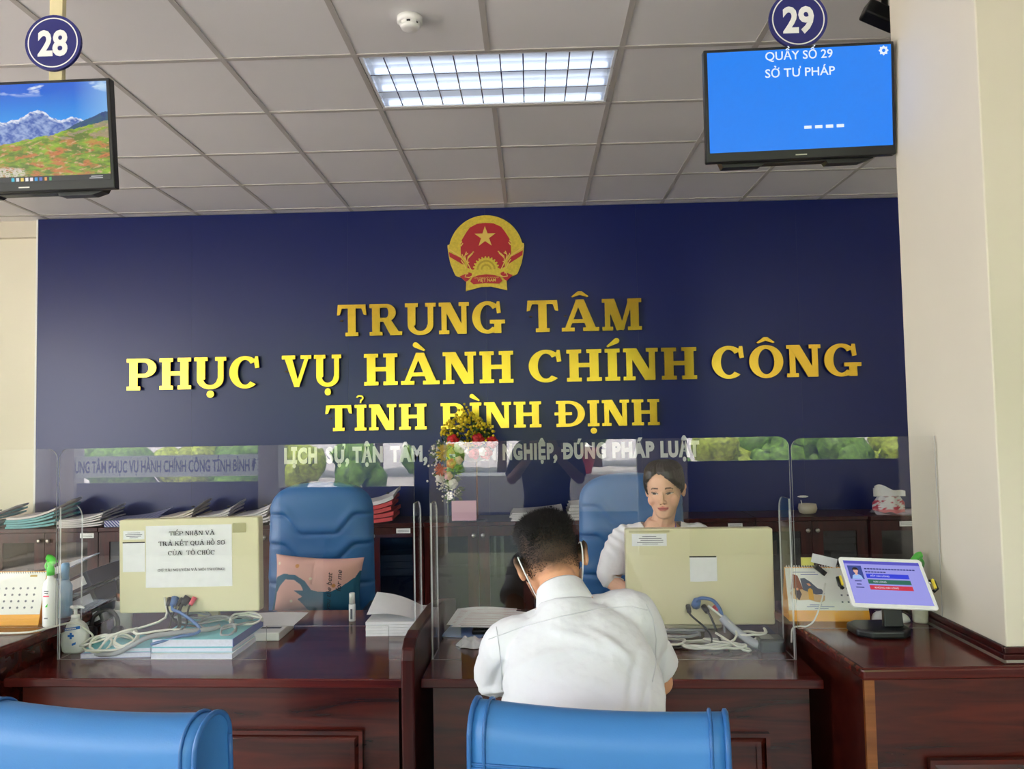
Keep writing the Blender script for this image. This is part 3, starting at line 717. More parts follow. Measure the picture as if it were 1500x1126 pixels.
# what stands behind the glass
STACK = mat('grey_paper_bundle', rgb(196, 200, 212), .8, vary=.06, vscale=30)
for i in range(6):
    z = .456 + i * .047; mb = MB(); a = rnd.uniform(-.02, .02); M = Matrix.Translation((2.165 + a, 5.62, z)) @ Matrix.Rotation(rnd.uniform(-.08, .08), 4, 'Z')
    mb.grid(lambda u, v: (-.11 + .22 * u, -.13 + .26 * v, .036 + .006 * math.sin(u * 3 + i)), 8, 4, M=M); mb.box(-.11, .11, -.13, .13, 0, .034, M)
    solo('paper_bundle', mb, STACK, 'grey paper bundle behind glass below the beige bowl, %s from the shelf' % ['first', 'second', 'third', 'fourth', 'fifth', 'topmost'][i], 'paper bundle', (2.165, 5.62, z), 'paper bundles behind glass')
BIND = [mat('binder_blue', rgb(36, 70, 150), .5), mat('binder_cyan', rgb(70, 150, 180), .5), mat('binder_black', rgb(26, 28, 34), .5), mat('binder_grey', rgb(170, 172, 178), .6)]
def binder(x, y, z, w_, h, d, mi, label, group):
    t = thing('lever_binder', label, 'binder', (x, y, z), 0, group)
    mb = MB(); mb.box(x - w_ / 2, x + w_ / 2, y, y + .004, z, z + h); mb.box(x - w_ / 2, x - w_ / 2 + .004, y + .004, y + d, z, z + h); mb.box(x + w_ / 2 - .004, x + w_ / 2, y + .004, y + d, z, z + h)
    mb.build('cover', BIND[mi], t); MB().box(x - w_ / 2 + .006, x + w_ / 2 - .006, y + .01, y + d - .01, z, z + h * .94).build('pages', PAPER, t)
    MB().box(x - w_ * .3, x + w_ * .3, y - .001, y, z + h * .4, z + h * .8).build('spine_label', PAPER, t)
binder(1.86, 5.52, .456, .075, .28, .24, 3, 'pale grey binder behind glass beside the acrylic screen', 'binders behind glass')
for i, (x, mi, lab) in enumerate(((1.62, 0, 'blue binder behind glass past the cream monitor'), (1.70, 1, 'cyan binder behind glass past the cream monitor'), (1.775, 2, 'black binder behind glass past the cream monitor'))):
    binder(x, 5.53, .456, .07, .26, .24, mi, lab, 'binders behind glass')
for i in range(3):
    z = .456 + i * .05; mb = MB(); mb.box(-.13, .13, -.12, .12, 0, .046, Matrix.Translation((-.98, 5.64, z)) @ Matrix.Rotation(.05 * i, 4, 'Z'))
    solo('paper_bundle', mb, STACK, 'grey paper bundle behind glass beside the staff chair, %s from the shelf' % ['first', 'second', 'topmost'][i], 'paper bundle', (-.98, 5.64, z), 'paper bundles behind glass')

# ---------------------------------------------------------------- ceiling fittings
ALU = mat('louvre_aluminium', rgb(236, 238, 242), .18, 1.0)
TUBE = mat('fluorescent_tube', rgb(240, 244, 255), .3, emit=(.72, .82, 1, 1), estr=1.3)
LX0, LX1, LY0, LY1 = GX + .6 + .013, GX + 1.8 - .013, GY + .013, GY + .6 - .013
t = thing('ceiling_light', 'recessed ceiling light with an aluminium louvre grid', 'light', ((LX0 + LX1) / 2, (LY0 + LY1) / 2, RZ))
mb = MB(); mb.box(LX0, LX1, LY0, LY1, RZ + .10, RZ + .11)
for q in ((LX0, LX0 + .004, LY0, LY1), (LX1 - .004, LX1, LY0, LY1), (LX0, LX1, LY0, LY0 + .004), (LX0, LX1, LY1 - .004, LY1)): mb.box(*q, RZ + .002, RZ + .10)
mb.build('housing', mat('white_enamel', rgb(240, 240, 240), .3), t)
mb = MB()
for q in ((LX0 + .004, LX1 - .004, LY0 + .004, LY0 + .016), (LX0 + .004, LX1 - .004, LY1 - .016, LY1 - .004), (LX0 + .004, LX0 + .016, LY0 + .016, LY1 - .016), (LX1 - .016, LX1 - .004, LY0 + .016, LY1 - .016)): mb.box(*q, RZ - .002, RZ + .003)
mb.build('frame', mat('light_frame', rgb(245, 246, 250), .35), t)
ys_ = [LY0 + .006 + (LY1 - LY0 - .012) * k / 3 for k in range(4)]
mb = MB()
for y in ys_:
    mb.add([(LX0, y - .003, RZ), (LX1, y - .003, RZ), (LX1, y, RZ + .05), (LX0, y, RZ + .05), (LX0, y + .003, RZ), (LX1, y + .003, RZ)], [(0, 1, 2, 3), (5, 4, 3, 2), (1, 0, 4, 5)])
mb.build('long_reflector', ALU, t)
mb = MB()
for k in range(12):
    x = LX0 + .006 + (LX1 - LX0 - .012) * k / 11
    mb.add([(x - .003, LY0, RZ + .001), (x - .003, LY1, RZ + .001), (x, LY1, RZ + .045), (x, LY0, RZ + .045), (x + .003, LY0, RZ + .001), (x + .003, LY1, RZ + .001)], [(0, 3, 2, 1), (5, 2, 3, 4), (0, 1, 5, 4)])
mb.build('cross_louvre', ALU, t)
for y0, y1 in zip(ys_[:-1], ys_[1:]):
    MB().tube([(LX0 + .02, (y0 + y1) / 2, RZ + .075), (LX1 - .02, (y0 + y1) / 2, RZ + .075)], .013, 12).build('fluorescent_tube', TUBE, t)
t = thing('smoke_detector', 'small round white smoke detector on a ceiling tile', 'smoke detector', (-.465, 3.05, RZ))
MB().lathe([(.052, -.001), (.052, -.022), (.046, -.026)], (-.465, 3.05, RZ), 28).build('base', WHITE, t)
MB().lathe([(.038, -.026), (.038, -.036)], (-.465, 3.05, RZ), 28).build('dark_vent', BLACK, t)
mb = MB()
for k in range(6): mb.box(.034, .041, -.012, .012, -.036, -.026, Matrix.Translation((-.465, 3.05, RZ)) @ Matrix.Rotation(k * PI / 3, 4, 'Z'))
mb.lathe([(.041, -.036), (.036, -.046), (.02, -.05)], (-.465, 3.05, RZ), 28); mb.build('cap', WHITE, t)
t = thing('ceiling_camera', 'dark ceiling camera half hidden by the pillar', 'camera', (1.40, 2.93, RZ))
MB().lathe([(.03, 0), (.03, -.02), (.012, -.03), (.012, -.09)], (1.40, 2.93, RZ), 16).build('mount', BLACK, t)
mb = MB(); mb.box(-.07, .07, -.035, .035, -.03, .03, Matrix.Translation((1.385, 2.93, RZ - .12)) @ Matrix.Rotation(.45, 4, 'Y')); mb.build('body', BLACK, t, bevel=.008)

# ---------------------------------------------------------------- hanging counter displays
POLE = mat('cream_pole', rgb(224, 212, 168), .5)
DISC = mat('sign_blue', rgb(38, 40, 112), .4)
def blank_tv(t, W, H, mats=BLACK):
    MB().box(-W / 2, W / 2, -.012, .022, -H / 2, H / 2).build('casing', BLACK, t, LOCAL, bevel=.004)
    mb = MB(); mb.prism([(-W * .42, -H / 2 + .02), (-W * .40, -H / 2 - .012), (-W * .2, -H / 2 - .012), (-W * .18, -H / 2 - .004), (W * .15, -H / 2 - .004), (W * .16, -H / 2 - .014), (W * .34, -H / 2 - .014), (W * .40, -H / 2 - .002), (W * .42, -H / 2 + .02), (W * .36, H * .3), (-W * .36, H * .3)], -.07, -.0225, WALLM)
    mb.build('rear_housing', BLACK, t, LOCAL)
    MB().box(-.02, .02, -.0125, -.012, -H / 2 + .012, -H / 2 + .016).build('maker_plate', STEEL, t, LOCAL)
def counter_sign(num, x, pole_x, disc, tv_c, W, H, rot, lab_s, lab_tv):
    yp = 2.76
    s_ = thing('number_sign', lab_s, 'sign', (pole_x, yp, RZ), 0, 'hanging counter number signs')
    MB().box(pole_x - .024, pole_x + .024, yp - .012, yp + .012, tv_c[2] - .08, RZ).build('pole', POLE, s_)
    MB().box(pole_x - .07, pole_x + .07, yp - .05, yp + .05, RZ - .008, RZ - .0005).build('ceiling_plate', POLE, s_)
    mb = MB(); M = Matrix.Translation((disc[0], yp - .02, disc[1])) @ WALLM
    mb.lathe([(.105, -.006), (.105, .006)], n=48, M=M, smooth=False); mb.build('disc', DISC, s_)
    mb = MB(); ri = [(.091, 0), (.0945, 0)]
    for k in range(64):
        a0, a1 = 2 * PI * k / 64, 2 * PI * (k + 1) / 64
        mb.add([(.090 * math.cos(a0), .090 * math.sin(a0), .0063), (.0945 * math.cos(a0), .0945 * math.sin(a0), .0063), (.0945 * math.cos(a1), .0945 * math.sin(a1), .0063), (.090 * math.cos(a1), .090 * math.sin(a1), .0063)], [(0, 1, 2, 3)], M=M)
    mb.build('white_ring', WHITE, s_)
    mb = MB(); put_text(mb, num, M @ Matrix.Translation((0, -.047, .0064)), .13, bold=.035, fit=(-.056, .056), ext=.0008); mb.build('numeral', WHITE, s_)
    t = thing('hanging_television', lab_tv, 'television', tv_c, 0, 'hanging counter displays'); t.rotation_euler = (math.radians(5), rot, 0)
    blank_tv(t, W, H); return t
T29 = counter_sign('29', 0, .995, (.995, 2.976), (.973, 2.70, 2.652), .668, .395, math.radians(-1.15), 'round blue sign with white 29 on a cream pole', 'flat television showing the plain blue counter 29 page')
T28 = counter_sign('28', 0, -1.745, (-1.747, 2.976), (-1.83, 2.70, 2.608), .668, .395, math.radians(-.6), 'round blue sign with white 28 on a cream pole', 'flat television showing a green mountain landscape')
SCR29 = mat('blue_screen', rgb(10, 10, 14), .25, emit=rgb(22, 128, 244), estr=.61)
SCRW = mat('white_screen_ink', rgb(10, 10, 14), .3, emit=rgb(226, 238, 250), estr=.62)
SX, SZ0, SZ1 = .322, -.165, .186
MB().box(-SX, SX, -.0135, -.0122, SZ0, SZ1).build('display', SCR29, T29, LOCAL)
mb = MB()
def scr(x, z): return Matrix.Translation((x, -.0138, z)) @ WALLM
put_text(mb, 'QUẦY SỐ 29', scr(0, .150), .042, bold=.012, fit=(-.118, .118)); put_text(mb, 'SỞ TƯ PHÁP', scr(0, .090), .042, bold=.012, fit=(-.12, .125))
mb.build('screen_heading', SCRW, T29, LOCAL)
mb = MB()
for k in range(4): mb.box(.012 + k * .038, .038 + k * .038, -.0141, -.0137, -.095, -.084)
mb.build('dash_line', SCRW, T29, LOCAL)
mb = MB(); g = []
for k in range(16):
    a = PI * k / 8 ; g.append((.296 + (.018 if (k // 1) % 2 == 0 else .013) * math.cos(a), .165 + (.018 if k % 2 == 0 else .013) * math.sin(a)))
mb.prism(g, .0138, .0141, WALLM); mb.cur = 1; mb.prism(arcpts(.296, .165, .006, .006, 0, 345, 16), .0141, .0143, WALLM)
mb.build('gear_icon', [SCRW, SCR29], T29, LOCAL)
# landscape wallpaper, drawn into the display's own pixels
def fbm(x, y, seed):
    v = np.zeros_like(x); a = .5
    for o in range(5):
        f = 2 ** o; v += a * np.sin(x * f * 3.1 + seed * 1.7 + 1.9 * np.sin(y * f * 2.3 + seed)) * np.sin(y * f * 2.9 - seed + 1.3 * np.sin(x * f * 1.7 + o)); a *= .55
    return v
def landscape(co):
    u = (co[:, 0] + SX) / (2 * SX); v = (co[:, 2] - SZ0) / (SZ1 - SZ0)
    u = (u - .5) * 1.15 + .5
    mix = lambda a, b, t: a * (1 - t[:, None]) + np.array(b) * t[:, None]
    L = lambda r, g, b: np.array([lin(r), lin(g), lin(b)])
    c = mix(np.tile(L(30, 150, 240), (len(u), 1)), L(8, 96, 214), np.clip((v - .6) * 3, 0, 1))
    n = fbm(u * 3, v * 6, 1.0); cl = np.clip((n - .12) * 4, 0, 1) * np.clip((v - .86) * 12, 0, 1); c = mix(c, L(225, 238, 250), cl)
    c = mix(c, L(150, 200, 240), np.clip((u - .86) * 5, 0, 1) * .6)
    peak = .60 + .13 * np.exp(-((u - .60) / .11) ** 2) + .06 * np.exp(-((u - .1) / .1) ** 2) + .05 * np.exp(-((u - .33) / .05) ** 2) + .05 * np.exp(-((u - .83) / .04) ** 2) + .03 * fbm(u * 9, u * 0, 2)
    mt = v < peak; r = fbm(u * 14, v * 9, 3); r2 = fbm(u * 30 + v * 12, v * 24, 11); mc = mix(np.tile(L(62, 96, 176), (len(u), 1)), L(150, 172, 218), np.clip(.45 + r * .8 + r2 * .7, 0, 1))
    mc = mix(mc, L(232, 238, 248), np.clip((v - peak + .035) * 30 + r2, 0, 1)); c[mt] = mc[mt]
    h2 = .42 + .08 * np.sin(u * 5 + 2.5) + .36 * np.clip(u - .55, 0, 1) + .015 * fbm(u * 12, u * 0, 5); k = v < h2; c[k] = mix(np.tile(L(22, 58, 124), (len(u), 1)), L(40, 90, 110), np.clip(.5 + r, 0, 1))[k]
    h3 = .30 + .30 * np.clip(u - .1, 0, 1) + .02 * fbm(u * 9, u * 0, 7); k = v < h3
    a = fbm(u * 4, v * 8, 8); b = fbm(u * 7 + 3, v * 11, 9)
    a2 = fbm(u * 18 + 6 * v, v * 30, 13); gc = mix(np.tile(L(92, 116, 34), (len(u), 1)), L(146, 186, 36), np.clip(.4 + a * .9 + a2 * .5, 0, 1)); gc = mix(gc, L(196, 118, 62), np.clip((b + a2 * .35 + .03) * 2.2, 0, 1) * np.clip(1.3 - np.abs(v - .2) * 2.6, 0, 1)); gc = mix(gc, L(120, 70, 40), np.clip(a2 * 1.2 - .15, 0, 1) * np.clip(b + .4, 0, 1))
    gc = mix(gc, L(216, 170, 130), np.clip((fbm(u * 16, v * 20, 4) - .3) * 4, 0, 1) * .7); gc = mix(gc, L(150, 140, 130), ((v > .42) & (b > .1)) * .6)
    tw = np.clip(1 - (((u - .40) / .14) ** 2 + ((v - .10) / .06) ** 2), 0, 1); gc = mix(gc, L(206, 196, 180), np.clip(tw * 2, 0, 1) * (fbm(u * 40, v * 60, 6) > -.15)); c[k] = gc[k]
    c[v < .055] = L(16, 20, 26)
    for q in range(9):
        m_ = (np.abs(u - (.43 + .031 * q)) < .009) & (np.abs(v - .027) < .018)
        c[m_] = [L(60, 190, 220), L(220, 224, 228), L(236, 206, 90), L(238, 238, 240), L(240, 226, 232), L(40, 150, 216), L(88, 104, 190), L(226, 150, 70), L(48, 160, 96)][q]
    c[(np.abs(u - .985) < .04) & (np.abs(v - .036) < .005)] = L(220, 222, 226); c[(np.abs(u - .98) < .045) & (np.abs(v - .018) < .005)] = L(220, 222, 226)
    return c
mb = MB(); mb.grid(lambda u, v: (-SX + 2 * SX * u, -.0135, SZ0 + (SZ1 - SZ0) * v), 300, 170, smooth=False)
o = mb.build('display', vcol_mat('landscape_screen', .25, emit=.58), T28, LOCAL); set_cols(o, landscape)
# ================================================================ chairs
LEA = mat('blue_leather', rgb(58, 122, 186), .42, bump=(220, .12, .002), vary=.04, vscale=3)
LEA_S = mat('staff_blue_leather', rgb(40, 98, 156), .42, bump=(220, .12, .002), vary=.04, vscale=3)
PIPE = mat('blue_piping', rgb(40, 98, 160), .4)
CHROME = mat('chair_metal', rgb(150, 152, 156), .25, 1.0)
def chair_base(t):
    for k in range(5):
        M = Matrix.Rotation(2 * PI * k / 5 + .3, 4, 'Z')
        mb = MB(); mb.tube([M @ Vector((.03, 0, .12)), M @ Vector((.28, 0, .075))], [.022, .014], 8)
        f = mb.build('foot_bar', BLACK, t, LOCAL)
        MB().lathe([(.012, -.012), (.028, -.012), (.028, .012), (.012, .012)], n=16, M=M @ Matrix.Translation((.28, 0, .0285)) @ Matrix.Rotation(PI / 2, 4, 'X')).build('caster', BLACK, f, LOCAL)
    MB().lathe([(.035, .09), (.035, .22), (.022, .221), (.022, .42)], n=16).build('gas_column', CHROME, t, LOCAL)
    for s in (-1, 1):
        pts = smoothpath([(s * .24, -.12, .43), (s * .30, -.1, .52), (s * .30, -.08, .655), (s * .295, .12, .665), (s * .28, .2, .62)], 5)
        MB().tube(pts, .017, 8).build('armrest_frame', BLACK, t, LOCAL)
        MB().box(s * .297 - .028, s * .297 + .028, -.1, .16, .6705, .70).build('armrest', BLACK, t, LOCAL, bevel=.01)
def seat_part(t, m, w_=.5):
    mb = MB(); mb.prism(rounded(-w_ / 2, w_ / 2, -.20, .27, .07), .42, .505); mb.build('seat', m, t, LOCAL, bevel=.025, seg=3)
def visitor_chair(label, loc, rz, w_=.472, top=1.0):
    t = thing('visitor_chair', label, 'chair', loc, rz, 'blue visitor chairs')
    chair_base(t); seat_part(t, LEA)
    hw = w_ / 2
    def prof(q=0):                                       # closed outline of the cushion seen from the side
        P = []
        for a in range(0, 181, 15):
            P.append((-.235 + .056 * math.cos(math.radians(a)) * 1.0, top - .056 + .056 * math.sin(math.radians(a))))
        P += [(-.292, .90), (-.286, .80), (-.27, .62), (-.255, .53), (-.20, .515), (-.165, .54), (-.155, .62), (-.17, .8)]
        return P
    P = prof(); n = len(P); rings = []
    cy, cz = -.228, .78
    def dip(x, z): return -.010 * math.sin(PI * (x / w_ + .5)) * (1 if z > .9 else 0)
    for xx, sc in [(-hw + .004, .93), (-hw + .001, .97), (-hw, 1.0)] + [(-hw + w_ * i / 14, 1.0) for i in range(1, 14)] + [(hw, 1.0), (hw - .001, .97), (hw - .004, .93)]:
        rings.append([(xx, cy + (y - cy) * sc, cz + (z - cz) * sc + dip(xx, z)) for y, z in P])
    mb = MB(); mb.loft(rings, smooth=True); mb.build('backrest', LEA, t, LOCAL)
    for s in (-1, 1):
        mb = MB(); pts = [(s * (hw - .002), y, z + dip(hw, z)) for y, z in P]; mb.tube(smoothpath(pts + [pts[0]], 3), .0055, 6); mb.build('piping', PIPE, t, LOCAL)
        mb = MB(); pts = [(s * (hw - .030), cy + (y - cy) * 1.012, cz + (z - cz) * 1.006 + dip(hw, z)) for y, z in P]; mb.tube(smoothpath(pts + [pts[0]], 3), .0035, 6); mb.build('edge_seam', PIPE, t, LOCAL)
    for zz, o in ((.905, 0), (.897, 0)):
        mb = MB(); mb.tube([(-hw + .005 + (w_ - .01) * i / 10, -.2925, zz) for i in range(11)], .0025, 6); mb.build('rear_seam', PIPE, t, LOCAL)
    MB().box(-.04, .04, -.31, -.285, .40, .62).build('back_support', BLACK, t, LOCAL)
    MB().box(-.05, .05, -.31, .05, .385, .42).build('tilt_plate', BLACK, t, LOCAL)
    return t
def rotoff(c, rz, dy): return (c[0] - math.sin(rz) * dy, c[1] + math.cos(rz) * dy, 0)
R1 = math.radians(-10); R2 = math.radians(-10)
visitor_chair('blue leather visitor chair the man in the white shirt sits on', rotoff((.112, 1.475), R1, .235), R1, .472, 1.002)
visitor_chair('empty blue leather visitor chair before the sanitiser-bottle desk', rotoff((-.845, 1.475), R2, .235), R2, .50, 1.010)
def staff_chair(label, loc, top):
    t = thing('staff_chair', label, 'chair', loc, PI, 'blue staff chairs')        # faces the visitors
    chair_base(t); seat_part(t, LEA_S, .52)
    z0, h, hw0 = .50, top - .50, .27
    def hw(v): return (hw0 - .012 * v) * (1 if v < .80 else max(0, 1 - ((v - .80) / .2) ** 2.6) ** (1 / 2.6))
    def front(u, v, side):
        vv = min(v, .9995); x = (2 * u - 1) * hw(vv); q = abs(2 * u - 1); z = z0 + h * vv
        th = .055 * (1 - q ** 5) ** .5 * (1 - max(0, (vv - .8) / .2) ** 4) ** .5 * min(1, (vv + .02) * 12)
        yb = -.235 - .05 * (vv - .4) ** 2
        if side > 0:
            qq = min(1, max(0, (q - .30) / .42)); sm_ = qq * qq * (3 - 2 * qq)
            for zs in (z0 + h * .665 + .095 * sm_, z0 + h * .665 - .125 + .075 * sm_, z0 + h * .665 - .27 + .03 * sm_):
                th -= .011 * math.exp(-((z - zs) / .008) ** 2); th += .006 * math.exp(-((z - zs - .03) / .03) ** 2)
            th += .008 * math.sin(PI * u)
        return (x, yb + side * th, z)
    mb = MB(); mb.grid(lambda u, v: front(u, v, 1), 44, 110, flip=True); mb.grid(lambda u, v: front(u, v, -.7), 44, 40)
    mb.build('backrest', LEA_S, t, LOCAL)
    MB().box(-.05, .05, -.32, -.285, .40, .75).build('back_support', BLACK, t, LOCAL)
    MB().box(-.05, .05, -.32, .05, .385, .42).build('tilt_plate', BLACK, t, LOCAL)
    return t
staff_chair('empty blue leather staff chair holding the pink cushion', (-1.06, 3.60, 0), 1.256)
staff_chair('blue leather staff chair the woman clerk sits on', (.492, 3.66, 0), 1.272)

# pink cushion with a whale tail, propped on the empty chair
def pillow(u, v, side):
    x, z = 2 * u - 1, 2 * v - 1
    ex = 1 - .06 * (1 - z * z) ; ez = 1 - .10 * (1 - x * x) - .03 * x
    t_ = (max(0, 1 - x ** 4)) ** .6 * (max(0, 1 - z ** 4)) ** .6 * .065
    t_ *= 1 - .07 * math.sin(7 * x + 3 * z) * (1 - abs(x)) - .05 * math.exp(-((x + .06) / .03) ** 2) * (z > 0)
    return (.216 * x * ex, side * t_, .135 * z * ez)
WT = [(-.98, -.05), (-.90, .22), (-.72, .34), (-.45, .32), (-.22, .12), (-.06, -.18), (.1, -.24), (.38, -.22), (.62, -.02), (.86, .28), (.93, .5), (1.2, .5), (1.2, -1.2), (-.2, -1.2), (-.12, -.98), (-.22, -.72), (-.36, -.50), (-.25, -.42), (-.45, -.22), (-.24, -.2), (-.30, -.02), (-.46, .14), (-.66, .16), (-.78, -.05), (-.86, -.3), (-.9, -.9), (-.98, -.95), (-.94, -.3), (-1.05, -.22), (-.92, -.18)]
def inpoly(x, y, P):
    c = np.zeros(len(x), bool); n = len(P)
    for i in range(n):
        (x0, y0), (x1, y1) = P[i], P[i - 1]
        k = ((y0 > y) != (y1 > y)) & (x < (x1 - x0) * (y - y0) / (y1 - y0 + 1e-12) + x0); c ^= k
    return c
def whale(co):
    x, z = co[:, 0] / .216, co[:, 2] / .135
    c = np.tile([lin(226), lin(176), lin(164)], (len(co), 1)); f = co[:, 1] < .004
    c[inpoly(x, z, WT) & f] = [lin(34), lin(96), lin(124)]
    for a, b in ((-.42, .62), (.42, -.02)): c[((x - a) / .045) ** 2 + ((z - b) / .07) ** 2 < 1] = [lin(206), lin(142), lin(78)]
    for a, b in ((-.1, .2), (-.5, -.58), (-.86, .7)): c[((x - a) / .03) ** 2 + ((z - b) / .05) ** 2 < 1] = [lin(236), lin(222), lin(196)]
    return c
PL = (-1.045, 3.715, .775)
t = thing('cushion', 'pink cushion with a blue whale tail on the empty staff chair', 'cushion', PL); t.rotation_euler = (math.radians(-10), math.radians(2), 0)
mb = MB(); mb.grid(lambda u, v: pillow(u, v, -1), 150, 110); mb.grid(lambda u, v: pillow(u, v, 1), 40, 30, flip=True)
o = mb.build('cover', vcol_mat('cushion_cloth', .85, bump=(60, .12, .003)), t, LOCAL); set_cols(o, whale)
mb = MB()
for txt, x, z, s in (('you the best', .082, -.118, .034), ('for me', .128, -.03, .036)):
    put_text(mb, txt, Matrix.Translation((x, -.068, z)) @ WALLM @ Matrix.Rotation(PI / 2, 4, 'Z'), s, bold=.004, shear=.3)
mb.build('script_lettering', INK, t, LOCAL)
# ================================================================ things on the desks
# all-in-one computers, seen from the back
CREAM = mat('cream_casing', rgb(220, 213, 176), .42, vary=.015, vscale=5, bump=(300, .04, .001))
TAPE = acrylic('clear_tape', tint=(.95, .95, .9), boost=1.6, rough=.12)
def computer(x0, x1, z0, z1, y, tilt, label, desk_z):
    cx = (x0 + x1) / 2
    t = thing('desktop_computer', label, 'computer', (cx, y, desk_z), CTR_ROT * .6, 'cream all-in-one computers')
    W, H = x1 - x0, z1 - z0; dz = z0 - desk_z
    M = Matrix.Translation((0, 0, dz)) @ Matrix.Rotation(tilt, 4, 'Y')
    mb = MB(); mb.prism(rounded(-W / 2, W / 2, 0, H, .008), -.045, .0, M @ WALLM); mb.build('casing', CREAM, t, LOCAL, bevel=.005, seg=3)
    mb = MB(); mb.box(-W / 2 + .012, W / 2 - .012, .0452, .047, .03, H - .012, M); mb.build('screen', mat('dark_display', rgb(14, 15, 18), .15), t, LOCAL)
    mb = MB(); mb.box(-.04, .04, .155, .175, .0121, dz + .10); mb.box(-.04, .04, .0475, .1549, dz + .05, dz + .10); mb.build('stand', CREAM, t, LOCAL)
    MB().prism(rounded(-.11, .11, .135, .225, .03), .0005, .012).build('foot', CREAM, t, LOCAL, bevel=.003)
    return t, M
def sheet(t, M, x0, x1, z0, z1, name, m=PAPER, off=.0012, curl=.0):
    mb = MB(); n = 12
    mb.grid(lambda u, v: (x0 + (x1 - x0) * u, -off - curl * (1 - v) ** 3 * (.4 + .6 * math.sin(u * 5)) , z0 + (z1 - z0) * v), n, n, M=M); return mb.build(name, m, t, LOCAL)
def lines(t, M, x0, x1, rows, off=.0016, name='print_lines', m=GREYINK, hgt=.0022):
    mb = MB()
    for z, a, b in rows: mb.box(x0 + (x1 - x0) * a, x0 + (x1 - x0) * b, -off, -off + .0003, z, z + hgt, M)
    mb.build(name, m, t, LOCAL)
A, AM = computer(-1.523, -1.000, .868, 1.208, 2.80, math.radians(-.6), 'cream computer seen from behind, a paper notice taped on its back', DT)
s_ = sheet(A, AM, -.160, .162, .092, .316, 'paper_notice', PAPER, .0012, .004)
mb = MB(); fw = dict(w=.19, t=.085, s=.07, e=.07)
for txt, zb, hh, x0, x1 in (('TIẾP NHẬN VÀ', .280, .0150, -.070, .100), ('TRẢ KẾT QUẢ HỒ SƠ', .2435, .0155, -.110, .138), ('CỦA  TỔ CHỨC', .2085, .0155, -.075, .100), ('(SỞ TÀI NGUYÊN VÀ MÔI TRƯỜNG)', .151, .0088, -.115, .138)):
    W_ = serif_width(txt, **fw); sx = (x1 - x0) / W_
    serif_word(mb, txt, AM @ Matrix.Translation((x0, -.006, zb)) @ WALLM @ Matrix.Diagonal((sx, hh, .02, 1)), **fw)
ORG[s_.name] = LOCAL; mb.build('notice_lettering', INK, s_, LOCAL)
s_ = sheet(A, AM, -.245, -.165, .268, .30, 'small_label'); ORG[s_.name] = LOCAL; lines(s_, AM, -.245, -.165, [(.291, .2, .8), (.285, .1, .9), (.279, .15, .85), (.273, .3, .7)])
sheet(A, AM, -.247, -.163, .150, .256, 'blank_label')
mb = MB(); mb.box(-.247, -.163, -.0018, -.0014, .255, .259, AM); mb.build('tape_strip', INK, A, LOCAL)
mb = MB(); mb.box(.165, .215, -.0016, -.0012, .285, .32, AM); mb.build('clear_tape', TAPE, A, LOCAL)
B, BM = computer(.330, .856, .800, 1.143, 2.80, math.radians(.2), 'cream computer seen from behind, small labels on a bare back', DT)
s_ = sheet(B, BM, -.24, -.115, .282, .326, 'small_label'); ORG[s_.name] = LOCAL; lines(s_, BM, -.24, -.115, [(.315, .3, .7), (.308, .2, .85), (.301, .25, .9), (.294, .15, .9), (.288, .3, .75)])
sheet(B, BM, -.035, .062, .155, .242, 'blank_label', PAPER, .0012, .006)
mb = MB(); mb.box(-.036, .060, -.0018, -.0014, .24, .245, BM); mb.build('tape_strip', INK, B, LOCAL)
mb = MB(); mb.box(-.25, -.105, -.0016, -.0012, .33, .338, BM); mb.build('clear_tape', TAPE, B, LOCAL)
WIRE = mat('white_cable', rgb(226, 224, 214), .45); WIRE_G = mat('grey_cable', rgb(150, 152, 156), .45); WIRE_B = mat('blue_cable', rgb(72, 108, 166), .45); WIRE_K = mat('black_cable', rgb(24, 24, 26), .45)
PINK = mat('pink_plug', rgb(226, 76, 100), .4)
def cable(name, pts, r, m, label, plug=None, group=None, n=6):
    mb = MB(); P = smoothpath(pts, n); mb.tube(P, r, 7)
    o = solo(name, mb, m, label, 'cable', tuple(pts[0]), group)
    if plug:
        d = (P[1] - P[0]).normalized(); mb = MB(); mb.tube([P[0] - d * .002, P[0] + d * .028], [r * 2.6, r * 2.2], 8); mb.build('plug', plug, o)
    return o
def A2(x, z, y=-.004):                                 # a point on the back of the first computer
    return tuple(Matrix.Translation((-1.2615, 2.80, DT)) @ Matrix.Rotation(CTR_ROT * .6, 4, 'Z') @ AM @ Vector((x, y, z)))
def B2(x, z, y=-.004):
    return tuple(Matrix.Translation((.593, 2.80, DT)) @ Matrix.Rotation(CTR_ROT * .6, 4, 'Z') @ BM @ Vector((x, y, z)))
GA = 'cables of the sign-covered computer'
T0 = DT + .062                                         # on top of the books
cable('black_cable', [A2(-.07, .052), A2(-.065, .02, -.03), (-1.28, 2.745, .845), (-1.20, 2.735, .832), (-1.23, 2.72, .824), (-1.33, 2.72, .822)], .0035, WIRE_K, 'thin black cable from the first port of the sign-covered computer', BLACK, GA)
cable('blue_cable', [A2(-.05, .052), A2(-.045, .022, -.035), A2(.0, .012, -.06), (-1.19, 2.715, .84), (-1.185, 2.69, .822), (-1.235, 2.668, .818), (-1.33, 2.655, .795)], .0055, WIRE_B, 'thick blue cable curling over the cyan book stack', WIRE_B, GA)
cable('black_cable', [A2(-.022, .05), A2(-.04, .015, -.03), (-1.305, 2.74, .835), (-1.315, 2.735, .822)], .0035, WIRE_K, 'black cable dropping straight from the second black plug', BLACK, GA)
cable('black_cable', [A2(-.002, .054), A2(-.02, .02, -.03), (-1.265, 2.72, .832), (-1.32, 2.68, .822), (-1.39, 2.66, .80)], .006, WIRE_K, 'thick black cable with a dark sleeve beside the blue cable', BLACK, GA)
